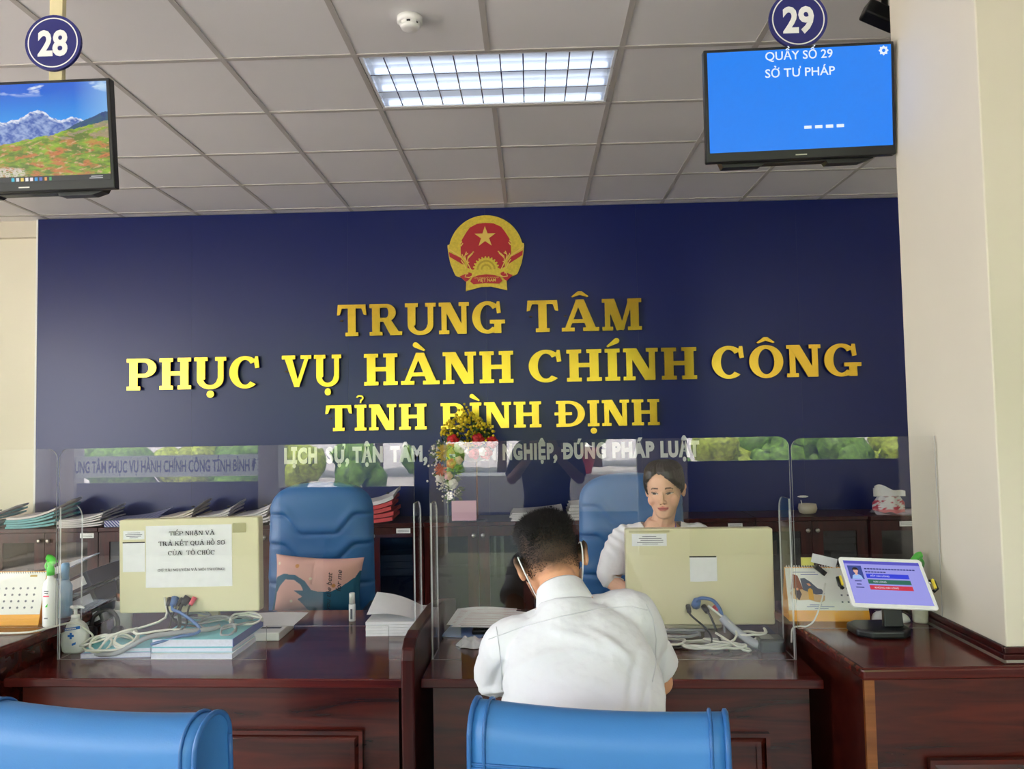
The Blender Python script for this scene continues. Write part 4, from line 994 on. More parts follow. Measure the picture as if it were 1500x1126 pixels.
cable('pink_audio_cable', [A2(.022, .052), A2(.012, .02, -.03), (-1.24, 2.715, .835), (-1.30, 2.69, .823)], .0035, WIRE_K, 'black audio cable with a pink plug in the cream computer', PINK, GA)
def coil(cx, cy, z, rx, ry, turns, rise, tail, label, m=WIRE, r=.0042, tilt=.0, group=GA):
    pts = []
    for i in range(int(turns * 12) + 1):
        a = 2 * PI * i / 12; k = 1 - .05 * (i // 12) + .02 * math.sin(i * 1.7)
        pts.append((cx + rx * k * math.cos(a), cy + ry * k * math.sin(a), z + rise * i / 12 + tilt * math.sin(a) + .002 * math.sin(i * 2.3)))
    return cable('white_cable', pts + tail, r, m, label, None, group, 3)
coil(-1.505, 2.705, .782, .088, .055, 1.6, .008, [(-1.42, 2.72, .83), (-1.33, 2.76, .86), A2(-.09, .056)], 'white cable in a wide loop beside the sanitiser bottle', tilt=.012)
coil(-1.435, 2.69, .800, .04, .028, 2.2, .007, [(-1.39, 2.68, .825), (-1.30, 2.70, .832), (-1.2, 2.72, .826)], 'white cable in a tight double loop on the books', tilt=.022)
coil(-1.52, 2.682, .786, .038, .024, 1.8, .007, [(-1.47, 2.66, .825), (-1.40, 2.7, .84)], 'white cable in a small loop at the screen foot', tilt=.022)
cable('white_cable', [(-1.56, 2.68, .772), (-1.52, 2.662, .762), (-1.45, 2.655, .767), (-1.39, 2.658, .795), (-1.335, 2.66, .82), (-1.25, 2.68, .827), (-1.15, 2.72, .828), (-1.13, 2.75, .83)], .0085, WIRE_G, 'thick grey white cable sweeping in front of the books', None, GA)
coil(-1.085, 2.72, .818, .025, .03, 1.5, .006, [(-1.06, 2.78, .83), (-1.02, 2.83, .825)], 'grey cable looped on the cyan cover near the screen edge', WIRE_G, .004, .01)
for i, (dx, lab) in enumerate(((0, 'grey cable heaped behind the looped one on the books'), (.05, 'pale cable heaped under the cream computer edge'), (-.05, 'grey cable heaped under the cream computer middle'))):
    coil(-1.16 + dx * 2, 2.80 + .02 * i, .822 + .006 * i, .06, .03, 1.6, .01, [(-1.10, 2.84, .84), (-1.05, 2.86, .826)], lab, (WIRE_G, WIRE, WIRE_G)[i], .004, .012)
GB = 'cables of the bare cream computer'
cable('black_cable', [B2(-.045, .068), (.55, 2.765, .845), (.60, 2.73, .80), (.605, 2.70, .765), (.55, 2.68, .756), (.50, 2.69, .755), (.44, 2.70, .756)], .0035, WIRE_K, 'thin black cable bowing down from the bare cream computer', BLACK, GB)
cable('blue_cable', [B2(-.018, .072), (.578, 2.765, .90), (.60, 2.755, .905), (.628, 2.75, .897), (.648, 2.745, .87), (.655, 2.74, .845)], .0065, WIRE_B, 'blue grey cable arching out of the bare cream computer', WIRE_B, GB)
cable('grey_conduit', [(.655, 2.74, .842), (.672, 2.725, .822), (.70, 2.70, .798), (.735, 2.67, .775), (.755, 2.66, .768)], .0155, mat('pale_grey_sleeve', rgb(172, 176, 186), .5), 'pale grey taped cable sleeve sloping to the adapter', None, GB)
cable('pink_audio_cable', [B2(.05, .062), (.652, 2.755, .85), (.66, 2.74, .82), (.66, 2.73, .79)], .004, WIRE_G, 'grey audio cable with a pink plug beside the grey sleeve', PINK, GB)
cable('black_cable', [B2(.01, .066), (.618, 2.755, .84), (.63, 2.73, .80), (.64, 2.70, .765), (.66, 2.68, .756)], .004, WIRE_K, 'black cable falling behind the white loops', BLACK, GB)
coil(.585, 2.69, .758, .085, .045, 2.3, .006, [(.66, 2.67, .775), (.69, 2.70, .81), (.62, 2.76, .87), B2(.03, .066)], 'white cable in wide flat loops below the bare cream computer', group=GB)
coil(.64, 2.665, .760, .075, .03, 1.3, .006, [(.72, 2.65, .758), (.70, 2.64, .757), (.62, 2.70, .80)], 'white cable folded in a hairpin beside the grey sleeve', group=GB)
coil(.45, 2.72, .762, .07, .05, 1.8, .008, [(.40, 2.72, .79), (.38, 2.76, .80)], 'white cable looped beside the white-shirted man', group=GB)
coil(.48, 2.76, .775, .10, .04, 1.4, .008, [(.60, 2.77, .79)], 'grey cable heaped under the bare cream computer', WIRE_G, .005, group=GB)
coil(.745, 2.70, .79, .05, .03, 1.0, .012, [(.79, 2.71, .81), (.785, 2.69, .80), (.73, 2.67, .775)], 'white cable crossing the black adapter', group=GB)
t = thing('power_adapter', 'black power adapter brick at the foot of the acrylic screen', 'adapter', (.80, 2.66, DT))
MB().box(.752, .838, 2.625, 2.70, DT, DT + .045).build('body', BLACK, t, bevel=.01, seg=3)
MB().box(.758, .80, 2.634, 2.69, DT + .0452, DT + .0462).build('rating_label', mat('grey_label', rgb(120, 122, 118), .5), t)

# books and paper under the cables
CY = mat('cyan_cover', rgb(122, 200, 214), .5); NV = mat('navy_spine', rgb(26, 62, 168), .5); PG = mat('book_pages', rgb(220, 220, 238), .8, vary=.06, vscale=120)
def book(x, y, z, w_, d, h, rz, label, cov=CY, spine=None, group='books under the cables'):
    t = thing('bound_report', label, 'book', (x, y, z), rz, group)
    MB().box(-w_ / 2, w_ / 2 - .001, -d / 2, d / 2, .0015, h - .0015).build('pages', PG, t, LOCAL)
    MB().box(-w_ / 2, w_ / 2, -d / 2 - .002, d / 2, h - .0014, h).build('front_cover', cov, t, LOCAL); MB().box(-w_ / 2, w_ / 2, -d / 2 - .002, d / 2, 0, .0014).build('back_cover', cov, t, LOCAL)
    if spine: MB().box(w_ / 2 - .0009, w_ / 2 + .0015, -d / 2 - .002, d / 2, 0, h).build('spine', spine, t, LOCAL)
book(-1.175, 2.775, DT, .285, .28, .018, -.03, 'white report at the bottom of the navy-spined pile', PAPER)
book(-1.18, 2.785, DT + .0185, .285, .27, .016, -.03, 'thin report in the middle of the navy-spined pile', CY)
book(-1.18, 2.79, DT + .035, .285, .27, .027, -.03, 'cyan report with a navy spine, topmost of its pile', CY, NV)
book(-1.46, 2.745, DT, .24, .17, .016, .05, 'lilac report under the looped white cables, lowest of two', mat('lilac_cover', rgb(196, 196, 230), .6))
book(-1.455, 2.75, DT + .0165, .23, .165, .014, .02, 'cyan report under the looped white cables, upper of two', CY)
t = thing('document_tray', 'white plastic tray jutting out behind the cyan report', 'tray', (-1.00, 2.93, DT))
MB().box(-1.10, -.945, 2.84, 3.02, DT, DT + .030).build('body', WHITE, t, bevel=.003); MB().box(-1.07, -.96, 2.90, 2.92, DT + .0302, DT + .031).build('slot', BLACK, t)
mb = MB(); mb.grid(lambda u, v: (-1.16 + .24 * u, 2.93 + .2 * v, DT + .0318 + .004 * math.sin(3 * u) * v), 8, 6)
solo('paper_sheet', mb, PAPER, 'white sheet lying on the tray below the cream computer', 'paper', (-1.04, 3.0, DT + .0318), 'loose white sheets')

def sanitiser():
    t = thing('sanitiser_bottle', 'white pump bottle with a blue cross and blue band', 'bottle', (-1.643, 2.735, DT), 0.0)
    mb = MB(); rings = []
    for z, hw, d in ((0, .036, .02), (.006, .042, .024), (.03, .047, .027), (.07, .046, .027), (.092, .038, .024), (.104, .026, .019), (.110, .015, .014), (.118, .0135, .0135)):
        rings.append([(hw * math.copysign(abs(math.cos(2 * PI * i / 32)) ** .6, math.cos(2 * PI * i / 32)), d * math.copysign(abs(math.sin(2 * PI * i / 32)) ** .75, math.sin(2 * PI * i / 32)), z) for i in range(32)])
    mb.loft(rings); mb.build('body', WHITE, t, LOCAL)
    MB().lathe([(.0145, .1185), (.0145, .130), (.010, .131), (.006, .132), (.006, .152)], n=18).build('collar', WHITE, t, LOCAL)
    mb = MB(); mb.lathe([(.012, .152), (.0125, .160), (.008, .163)], n=16); mb.tube([(-.004, 0, .158), (.02, -.002, .159), (.032, -.004, .155)], [.006, .005, .004], 8); mb.tube([(0, 0, .157), (-.018, 0, .158)], [.006, .005], 8); mb.build('pump', WHITE, t, LOCAL)
    BL = mat('label_blue', rgb(36, 110, 196), .45)
    def lab(name, pts, m):
        mb = MB(); mb.prism(pts, .0275, .0281, WALLM); mb.build(name, m, t, LOCAL)
    lab('blue_band', [(-.033, .078), (.033, .088), (.033, .098), (-.026, .088)], BL)
    mb = MB(); mb.box(-.004, .004, -.0281, -.0275, .052, .074); mb.box(-.011, -.004, -.0281, -.0275, .059, .067); mb.box(.004, .011, -.0281, -.0275, .059, .067); mb.build('cross', BL, t, LOCAL)
    lab('blue_mark', [(.004, .028), (.018, .034), (.018, .042), (.004, .036)], BL)
    mb = MB(); put_text(mb, 'Sanitizer', Matrix.Translation((-.018, -.0283, .0815)) @ Matrix.Rotation(-.15, 4, 'Y') @ WALLM, .008, bold=.01); 
    mb.v = []; mb.f = []; mb.mi = []; mb.sm = []
    for k in range(7): mb.box(-.019 + k * .0055, -.015 + k * .0055, -.0284, -.028, .083 + k * .0008, .0875 + k * .0008)
    mb.build('band_print', WHITE, t, LOCAL)
sanitiser()
def spray(x, y, z, label, body, cap, loc_k=1.0, h=.165, flip=1):
    t = thing('spray_bottle', label, 'bottle', (x, y, z), 0, 'spray bottles with green triggers')
    MB().lathe([(.021, 0), (.024, .004), (.0245, h * .82), (.021, h * .92), (.012, h), (.011, h + .01)], n=24).build('body', body, t, LOCAL)
    mb = MB(); mb.lathe([(.0125, h + .0105), (.0135, h + .03), (.010, h + .04), (.011, h + .055)], n=16); mb.tube(smoothpath([(flip * .016, 0, h + .05), (0, 0, h + .068), (-flip * .012, 0, h + .072)], 4), [.011] * 9, 10); mb.tube(smoothpath([(-flip * .008, 0, h + .062), (-flip * .018, 0, h + .045), (-flip * .015, 0, h + .03)], 4), [.004] * 9, 6)
    mb.build('trigger', cap, t, LOCAL)
    return t
GRN = mat('green_trigger', rgb(64, 206, 48), .4)
t = spray(-1.69, 2.665, .86, 'white spray bottle with a green trigger beside the orange calendar', WHITE, GRN)
mb = MB()
for k, (a, b, z) in enumerate(((-.008, .008, .122), (-.006, .006, .115), (-.006, .006, .03))): mb.box(a, b, -.0252, -.0246, z, z + .004)
mb.build('label_print', GREYINK, t, LOCAL)
mb = MB(); mb.box(-.010, .010, -.0252, -.0246, .105, .109); mb.build('pink_print', PINK, t, LOCAL)
mb = MB(); mb.prism([(-.004, .07), (.006, .082), (.004, .07)], .0246, .0252, WALLM); mb.build('leaf_print', GRN, t, LOCAL)
spray(1.279, 2.615, CT, 'cream spray bottle with a green trigger behind the tablet', mat('cream_plastic', rgb(226, 222, 200), .45), mat('dark_green_trigger', rgb(60, 176, 40), .4), 1, .150, -1)
t = thing('blue_bottle', 'pale blue spray bottle behind the acrylic edge', 'bottle', (-1.715, 2.79, .86))
MB().lathe([(.022, 0), (.024, .01), (.024, .11), (.012, .135)], n=20).build('body', mat('pale_blue_plastic', rgb(150, 186, 222), .4), t, LOCAL); MB().lathe([(.013, .1355), (.014, .19), (.010, .195)], n=16).build('cap', mat('sky_blue_cap', rgb(110, 170, 220), .4), t, LOCAL)
# orange desk calendars
OR = mat('calendar_orange', rgb(238, 166, 40), .5); CARD = mat('calendar_page', rgb(238, 236, 228), .6)
def calendar(loc, rz, W, H, depth, label, ctr=False):
    t = thing('desk_calendar', label, 'calendar', loc, rz, 'orange desk calendars')
    a = math.atan2(depth / 2, H)
    M = Matrix.Translation((0, -depth / 2, 0)) @ Matrix.Rotation(-a, 4, 'X')
    M2 = Matrix.Translation((0, depth / 2, 0)) @ Matrix.Rotation(a, 4, 'X')
    MB().box(-W / 2, W / 2, 0, .002, 0, H, M).build('front_board', OR, t, LOCAL); MB().box(-W / 2, W / 2, -.002, 0, 0, H, M2).build('rear_board', OR, t, LOCAL); MB().box(-W / 2, W / 2, -depth / 2 + .003, depth / 2 - .003, 0, .0015).build('base_board', OR, t, LOCAL)
    pg = MB().box(-W / 2 + .001, W / 2 - .001, -.0016, -.0003, H * .2, H * .985, M).build('page', CARD, t, LOCAL); ORG[pg.name] = LOCAL
    n = int(W / .0085)
    for k in range(n):
        x = -W / 2 + .008 + k * (W - .016) / (n - 1); mb = MB(); mb.tube([(x, .007 * math.sin(2 * PI * q / 8), H * 1.0 - .004 + .007 * math.cos(2 * PI * q / 8) - .004) for q in range(9)], .0009, 5, cap=False); mb.build('binding_ring', BLACK if W < .2 else WHITE, t, LOCAL)
    return t, M, pg
t, M, pg = calendar((-1.832, 2.725, .8602), math.radians(0), .185, .185, .10, 'orange desk calendar with date dots at the cream wall side')
mb = MB()
for i in range(6):
    for j in range(4): mb.prism(arcpts(-.07 + i * .026, .06 + j * .022, .004, .004, 0, 330, 8), .0018, .0022, M @ WALLM)
mb.build('date_dot', GREYINK, pg, LOCAL)
mb = MB(); mb.box(.035, .06, -.0022, -.0018, .165, .172, M); mb.build('year_print', mat('gold_print', rgb(196, 164, 80), .5), pg, LOCAL)
t, M, pg = calendar((.992, 2.685, CT + .0002), math.radians(-4), .262, .178, .10, 'orange desk calendar with a hillside picture beside the tablet')
def flat(name, polys, m, off):
    mb = MB()
    for p in polys: mb.prism(p, off, off + .0003, M @ WALLM)
    mb.build(name, m, pg, LOCAL)
def cz(px, py): return ((px - 250) * .000182 + .0 - .062, (740 - py) * .000277 + .0)
def cp(L): return [((x - 262) * .00040 - .064, .040 + (600 - y) * .00040) for x, y in L]
SANDC, BRN, SLATE = mat('print_sand', rgb(214, 178, 130), .6), mat('print_brown', rgb(140, 74, 44), .6), mat('print_slate', rgb(78, 84, 104), .6)
flat('print_ground', [cp([(120, 470), (150, 430), (230, 440), (330, 480), (405, 490), (400, 530), (370, 548), (320, 540), (270, 525), (190, 530), (140, 515)])], SANDC, .0018)
flat('print_hill', [cp([(215, 350), (250, 345), (300, 380), (350, 430), (385, 440), (405, 480), (330, 482), (230, 445)])], SLATE, .0020)
flat('print_cliff', [cp([(150, 312), (195, 325), (210, 370), (230, 440), (200, 440), (150, 430), (130, 440)])], BRN, .0022)
flat('print_coat', [cp([(270, 440), (290, 428), (308, 445), (312, 530), (270, 520)])], mat('print_yellow', rgb(232, 172, 52), .6), .0024)
flat('print_figure', [cp([(165, 430), (185, 420), (200, 440), (215, 480), (190, 530), (165, 500), (160, 470)])], mat('print_dark', rgb(66, 48, 52), .6), .0026)
flat('print_face', [cp([(172, 432), (182, 424), (192, 432), (190, 448), (176, 448)]), cp([(262, 392), (285, 390), (300, 408), (280, 412)])], mat('print_skin', rgb(232, 160, 116), .6), .0028)
mb = MB()
for z, a, b in ((.160, -.105, -.03), (.152, -.08, -.022), (.052, -.06, -.02), (.046, -.07, .02), (.041, -.045, .0)): mb.box(a, b, -.0024, -.0018, z, z + .002, M)
mb.build('print_line', mat('blue_print', rgb(84, 92, 160), .6), pg, LOCAL)
mb = MB()
for i in range(3):
    for j in range(4): mb.box(.045 + i * .02, .051 + i * .02, -.0022, -.0018, .06 + j * .022, .066 + j * .022, M)
mb.build('date_dot', GREYINK, pg, LOCAL)
# tablet on its stand
TB = (1.085, 2.50, CT)
t = thing('tablet_stand', 'black weighted tablet stand on the high counter', 'stand', TB)
MB().prism([(-.085, -.05), (-.05, -.085), (.05, -.085), (.085, -.05), (.085, .03), (.05, .06), (-.05, .06), (-.085, .03)], 0, .026).build('base', BLACK, t, LOCAL, bevel=.008, seg=3)
mb = MB(); mb.prism([(-.030, .0), (.030, .0), (.027, .085), (-.027, .085)], -.01, .01, Matrix.Translation((.035, -.035, .0265)) @ Matrix.Rotation(math.radians(84), 4, 'X')); mb.build('arm', BLACK, t, LOCAL, bevel=.003)
mb = MB(); mb.box(-.011, .011, -.081, -.0805, .05, .053, Matrix.Translation((.005, .0, 0))); mb.build('maker_plate', STEEL, t, LOCAL) if False else None
TC = (1.110, 2.47, 1.012)
TM = Matrix.Rotation(math.radians(-45), 4, 'X') @ Matrix.Rotation(math.radians(3.5), 4, 'Y') @ Matrix.Diagonal((.885, 1, .89, 1))
for s in (-1, 1):
    mb = MB(); mb.tube([TM @ Vector((s * .155, .012, -.022)), TM @ Vector((s * .168, .004, -.015)), TM @ Vector((s * .168, .004, .015)), TM @ Vector((s * .155, .012, .022))], .0055, 8)
    mb.build('grip', BLACK, t, tuple(Vector(TB) - Vector(TC)))
    mb = MB(); mb.box(s * .160 - .003, s * .160 + .003, -.006, .004, -.018, .018, TM); mb.build('grip_pad', mat('yellow_rubber', rgb(232, 206, 66), .5), t, tuple(Vector(TB) - Vector(TC)))
mb = MB(); mb.box(-.05, .05, .0085, .013, -.04, .04, TM); mb.tube([TM @ Vector((0, .014, -.02)), Vector((.0, .02, -.05))], [.02, .014], 8); mb.build('holder_plate', BLACK, t, tuple(Vector(TB) - Vector(TC)))
t = thing('tablet', 'white tablet showing a lilac rating page with three bars', 'tablet', TC)
MB().prism(rounded(-.146, .146, -.103, .103, .012), -.007, 0, TM @ WALLM).build('body', WHITE, t, LOCAL, bevel=.002)
def emat(n, c, e=.6): return mat(n, rgb(12, 12, 14), .2, emit=rgb(*c), estr=e)
def lay(name, m, polys, off, par=t):
    mb = MB()
    for p in polys: mb.prism(p, off, off + .0002, TM @ WALLM)
    return mb.build(name, m, par, LOCAL)
dsp = lay('display', emat('screen_lilac', (150, 150, 226)), [rect(-.133, .133, -.088, .087)], .0005)
ORG[dsp.name] = LOCAL
lay('page_header', emat('screen_indigo', (78, 76, 186)), [rect(-.133, .133, .074, .087)], .0009, dsp)
lay('portrait_photo', emat('screen_navy', (48, 66, 140)), [rect(-.124, -.075, .010, .066)], .0009, dsp)
lay('portrait_face', emat('screen_skin', (206, 160, 140), .7), [arcpts(-.099, .044, .008, .011, 0, 345, 16), rect(-.103, -.095, .026, .036)], .0013, dsp)
lay('portrait_blouse', emat('screen_pale_blue', (140, 170, 220), .7), [[(-.118, .010), (-.114, .024), (-.104, .03), (-.094, .03), (-.084, .024), (-.080, .010)]], .0012, dsp)
lay('portrait_hair', emat('screen_hair', (34, 26, 30), .5), [arcpts(-.099, .048, .011, .011, 0, 180, 10)], .0014, dsp)
for nm, c, z in (('blue_button', (38, 56, 214), .016), ('green_button', (36, 100, 84), -.008), ('red_button', (198, 44, 70), -.032)):
    lay(nm, emat('screen_' + nm, c), [rect(-.066, .082, z, z + .018)], .0009, dsp)
DK = emat('screen_dark_text', (40, 44, 110), .7)
lay('question_line', DK, [rect(-.066 + q * .0105, -.0575 + q * .0105, .052, .057) for q in range(17)] + [rect(-.066 + q * .0105, -.0575 + q * .0105, .039, .044) for q in range(7)], .0009, dsp)
lay('name_line', DK, [rect(-.112, -.088, .0, .004), rect(-.108, -.092, -.013, -.009), rect(-.114, -.086, -.026, -.022)], .0009, dsp)
mb = MB()
for txt, z, x in (('RẤT HÀI LÒNG', .0215, -.052), ('HÀI LÒNG', -.0025, -.048), ('KHÔNG HÀI LÒNG', -.0265, -.050)): put_text(mb, txt, TM @ Matrix.Translation((x, -.0013, z)) @ WALLM, .0095)
mb.build('button_lettering', emat('screen_white', (226, 226, 240)), dsp, LOCAL)
mb = MB(); mb.prism(arcpts(.1425, 0, .004, .004, 0, 340, 18), .0071, .0075, TM @ WALLM); mb.build('home_button', mat('silver_ring', rgb(200, 200, 204), .3), t, LOCAL)
# mouse, cord, clip by the calendar
t = thing('computer_mouse', 'white computer mouse behind the tablet stand', 'mouse', (1.188, 2.63, CT))
mb = MB(); rings = []
for k in range(13):
    a = PI * k / 12; x = -.06 * math.cos(a); s0 = math.sin(a) ** .6
    rings.append([(x, .034 * s0 * math.cos(PI * q / 10) + 0, .002 + (.034 + .006 * math.cos(a)) * s0 * math.sin(PI * q / 10)) for q in range(11)])
mb.loft(rings, closed=True); mb.build('body', WHITE, t, LOCAL)
MB().box(-.052, -.02, -.001, .001, .0335, .0365).build('wheel', GREYINK, t, LOCAL)
cable('white_cable', [(.965, 2.600, CT + .135), (.945, 2.585, .93), (.915, 2.57, .875), (.888, 2.565, .8545), (.862, 2.565, .8545), (.8415, 2.57, .845), (.838, 2.575, .80)], .0026, WIRE, 'white cord hanging in front of the hillside calendar', None, None)
t = thing('binder_clip_note', 'black clip holding paper slips on the hillside calendar', 'clip', (.935, 2.68, 1.02))
MB().box(.915, .955, 2.672, 2.682, 1.03, 1.056).build('yellow_slip', mat('yellow_note', rgb(226, 220, 110), .7), t)
mb = MB(); mb.box(-.04, .045, -.004, .0, -.012, .018, Matrix.Translation((.985, 2.668, 1.045)) @ Matrix.Rotation(.25, 4, 'Y')); mb.build('white_slip', PAPER, t)
mb = MB(); mb.box(-.012, .03, -.012, .006, -.012, .004, Matrix.Translation((.968, 2.665, 1.025)) @ Matrix.Rotation(.7, 4, 'Y')); mb.build('clip', BLACK, t, bevel=.002)
cable('white_cable', [(-2.10, 2.60, .8645), (-1.95, 2.585, .8645), (-1.80, 2.56, .8645), (-1.70, 2.57, .8645), (-1.667, 2.61, .866), (-1.63, 2.70, .86), (-1.58, 2.72, .82), (-1.555, 2.70, .80)], .0035, WIRE, 'white cord trailing from the orange calendar past the pump bottle', None, None)

# left pile of clear files, binders and the tumbler
FILE = mat('clear_file', rgb(206, 210, 222), .25, vary=.05, vscale=20)
for i in range(6):
    mb = MB(); M = Matrix.Translation((-1.94 + .012 * i, 3.0, .862 + i * .0125)) @ Matrix.Rotation(.06 * math.sin(i * 2.2), 4, 'Z')
    mb.grid(lambda u, v: (-.17 + .34 * u, -.12 + .24 * v, .009 + .004 * math.sin(u * 4 + i) * u), 10, 6, M=M); mb.box(-.168, .168, -.119, .119, 0, .006, M)
    solo('clear_file', mb, FILE, 'clear plastic document file in the pile behind the calendar, %s from the counter' % ['first', 'second', 'third', 'fourth', 'fifth', 'topmost'][i], 'file', (-1.94, 3.0, .862 + i * .0125), 'clear document files')
mb = MB(); mb.box(-.2, .2, -.13, .13, -.002, .002, Matrix.Translation((-1.945, 2.96, .97)) @ Matrix.Rotation(-.30, 4, 'Y') @ Matrix.Rotation(.1, 4, 'X'))
solo('clear_file', mb, FILE, 'tilted clear file leaning on top of the file pile', 'file', (-1.945, 2.96, .95), 'clear document files')
for i, (x, z, rot, lab) in enumerate(((-1.80, .0, -.42, 'black ring binder leaning with a white label, lowest of three'), (-1.795, .066, -.44, 'black ring binder with a grey label, middle of the leaning three'), (-1.79, .132, -.48, 'navy ring binder on top of the leaning three'))):
    t = thing('ring_binder', lab, 'binder', (-1.70 - .026 * i, 2.98, DT + .066 + .066 * i), 0, 'leaning ring binders'); t.rotation_euler = (0, -.42, 0)
    MB().box(-.085, .085, -.11, .13, -.029, .029).build('cover', BLACK if i < 2 else mat('navy_binder', rgb(34, 40, 66), .5), t, LOCAL, bevel=.003)
    MB().box(-.03, .07, -.1108, -.1103, -.016, .018).build('label', PAPER if i != 1 else mat('pale_grey_label', rgb(190, 190, 196), .7), t, LOCAL)
t = thing('tumbler', 'white tumbler with a copper ring and black lid', 'tumbler', (-1.575, 2.93, DT))
MB().lathe([(.026, 0), (.029, .003), (.034, .10), (.034, .105)], n=24).build('body', WHITE, t, LOCAL)
MB().lathe([(.030, .1055), (.026, .135), (.024, .137)], n=24).build('clear_shoulder', mat('frosted_grey', rgb(196, 190, 190), .3), t, LOCAL)
MB().lathe([(.0245, .1375), (.0245, .165)], n=24).build('copper_ring', mat('copper', rgb(196, 124, 84), .3, 1.0), t, LOCAL)
MB().lathe([(.0235, .1655), (.0235, .215), (.019, .22)], n=24).build('lid', BLACK, t, LOCAL)
t = thing('headset', 'black headset lying beside the tumbler', 'headset', (-1.60, 2.86, DT))
mb = MB(); mb.tube(smoothpath([(-1.655, 2.85, .775), (-1.65, 2.86, .84), (-1.60, 2.865, .865), (-1.56, 2.86, .835), (-1.555, 2.85, .775)], 6), .008, 8); mb.build('headband', BLACK, t)
for x in (-1.655, -1.555): MB().lathe([(.012, -.012), (.028, -.012), (.03, 0), (.028, .012), (.012, .014)], n=18, M=Matrix.Translation((x, 2.85, .781)) @ Matrix.Rotation(PI / 2, 4, 'Y')).build('earpad', BLACK, t)

# middle of the left desk and the paper heap at the divider
t = thing('white_stick_bottle', 'slim white bottle standing alone on the glossy desk', 'bottle', (-.739, 3.117, DT))
MB().lathe([(.0125, 0), (.0135, .002), (.0135, .066), (.011, .068)], n=20).build('body', WHITE, t, LOCAL); MB().lathe([(.0118, .0685), (.0118, .110), (.010, .112)], n=20).build('cap', WHITE, t, LOCAL)
MB().box(-.004, .004, -.0142, -.0136, .01, .05).build('label_print', GREYINK, t, LOCAL)
for i in range(5):
    mb = MB(); M = Matrix.Translation((-.535, 3.02, DT + i * .0105)) @ Matrix.Rotation(.04 * math.sin(i * 3.1), 4, 'Z'); mb.box(-.10, .10, -.13, .13, 0, .0095, M)
    solo('paper_ream', mb, PAPER, 'white paper pile beside the divider, %s layer from the desk' % ['first', 'second', 'third', 'fourth', 'top'][i], 'paper', (-.535, 3.02, DT + i * .0105), 'paper pile at the divider')
mb = MB(); mb.grid(lambda u, v: (-.64 + .21 * u, 2.93 + .20 * v - .05 * u, DT + .055 + .055 * (1 - u) * (.25 + .75 * v) + .014 * math.sin(u * PI)), 12, 8)
mb.grid(lambda u, v: (-.64 + .21 * u, 2.93 + .20 * v - .05 * u, DT + .0562 + .055 * (1 - u) * (.25 + .75 * v) + .014 * math.sin(u * PI)), 12, 8)
solo('paper_sheet', mb, PAPER, 'folded white sheet propped on the paper pile at the divider', 'paper', (-.54, 3.0, DT + .055), 'loose white sheets')
CUPM = acrylic('clear_plastic_cup', tint=(.93, .94, .95), boost=1.3, rough=.05, haze=.16)
mb = MB(); mb.lathe([(.024, 0), (.037, .088), (.039, .09), (.036, .088), (.0235, .002)], n=28, caps=False)
mb.lathe([(.0238, .001), (.001, .001)], n=28, caps=False)
solo('plastic_cup', mb, CUPM, 'clear plastic cup beside the curved divider', 'cup', (-.455, 2.70, DT))
# papers on the visitor's desk
t = thing('plastic_folder', 'blue plastic folder lying on the desk beside the divider', 'folder', (-.285, 2.98, DT))
mb = MB(); mb.prism([(-.35, 2.87), (-.20, 2.84), (-.16, 3.14), (-.31, 3.16)], DT + .0005, DT + .0045); mb.build('cover', mat('blue_folder', rgb(140, 172, 226), .3), t)
t = thing('laptop_keyboard', 'thin black keyboard under the printed sheets', 'keyboard', (-.12, 2.95, DT))
MB().box(-.235, .06, 2.87, 3.02, DT + .006, DT + .022).build('body', BLACK, t, bevel=.004)
mb = MB()
for i in range(14):
    for j in range(5): mb.box(-.228 + i * .0203, -.211 + i * .0203, 2.877 + j * .028, 2.90 + j * .028, DT + .0222, DT + .0245)
mb.build('key', BLACK, t)
for i, (x, y, rz, lab) in enumerate(((-.185, 2.97, -.10, 'printed white sheet lying on the keyboard beside the seated man'), (-.22, 3.03, .03, 'printed white sheet half under the other on the keyboard'))):
    z = DT + .028 + .004 * (1 - i); M = Matrix.Translation((x, y, z)) @ Matrix.Rotation(rz, 4, 'Z'); mb = MB()
    mb.grid(lambda u, v: (-.12 + .24 * u + .03 * v, -.10 + .20 * v, .006 * math.sin(u * 4) * v + .012 * v), 12, 8, M=M); mb.grid(lambda u, v: (-.12 + .24 * u + .03 * v, -.10 + .20 * v, .0008 + .006 * math.sin(u * 4) * v + .012 * v), 12, 8, M=M); mb.cur = 1
    for k in range(9): mb.grid(lambda u, v, k=k: (-.10 + (.12 + .06 * ((k * 7) % 3)) * u + .03 * (.1 + k * .09 + v * .02), -.10 + .2 * (.1 + k * .09 + v * .02), .0016 + .006 * math.sin((.08 + .7 * u) * 4) * (.1 + k * .09) + .012 * (.1 + k * .09)), 6, 1, M=M)
    solo('printed_sheet', mb, [PAPER, mat('pale_red_print', rgb(206, 170, 176), .7)], lab, 'paper', (x, y, z), 'printed sheets on the keyboard')
mb = MB()
for k in range(1):
    mb.grid(lambda u, v: (-.275 + .10 * u + .01 * math.sin(9 * v), 2.715 + .075 * v + .008 * math.sin(8 * u), DT + .002 + max(0, .028 * math.sin(PI * u) ** .7 * math.sin(PI * v) ** .7 * (1 + .35 * math.sin(17 * u + 5 * v) * math.sin(13 * v)))), 26, 20)
solo('plastic_wrapper', mb, mat('crumpled_white_film', rgb(232, 232, 238), .25), 'crumpled white plastic wrapper near the seated man', 'wrapper', (-.225, 2.75, DT))

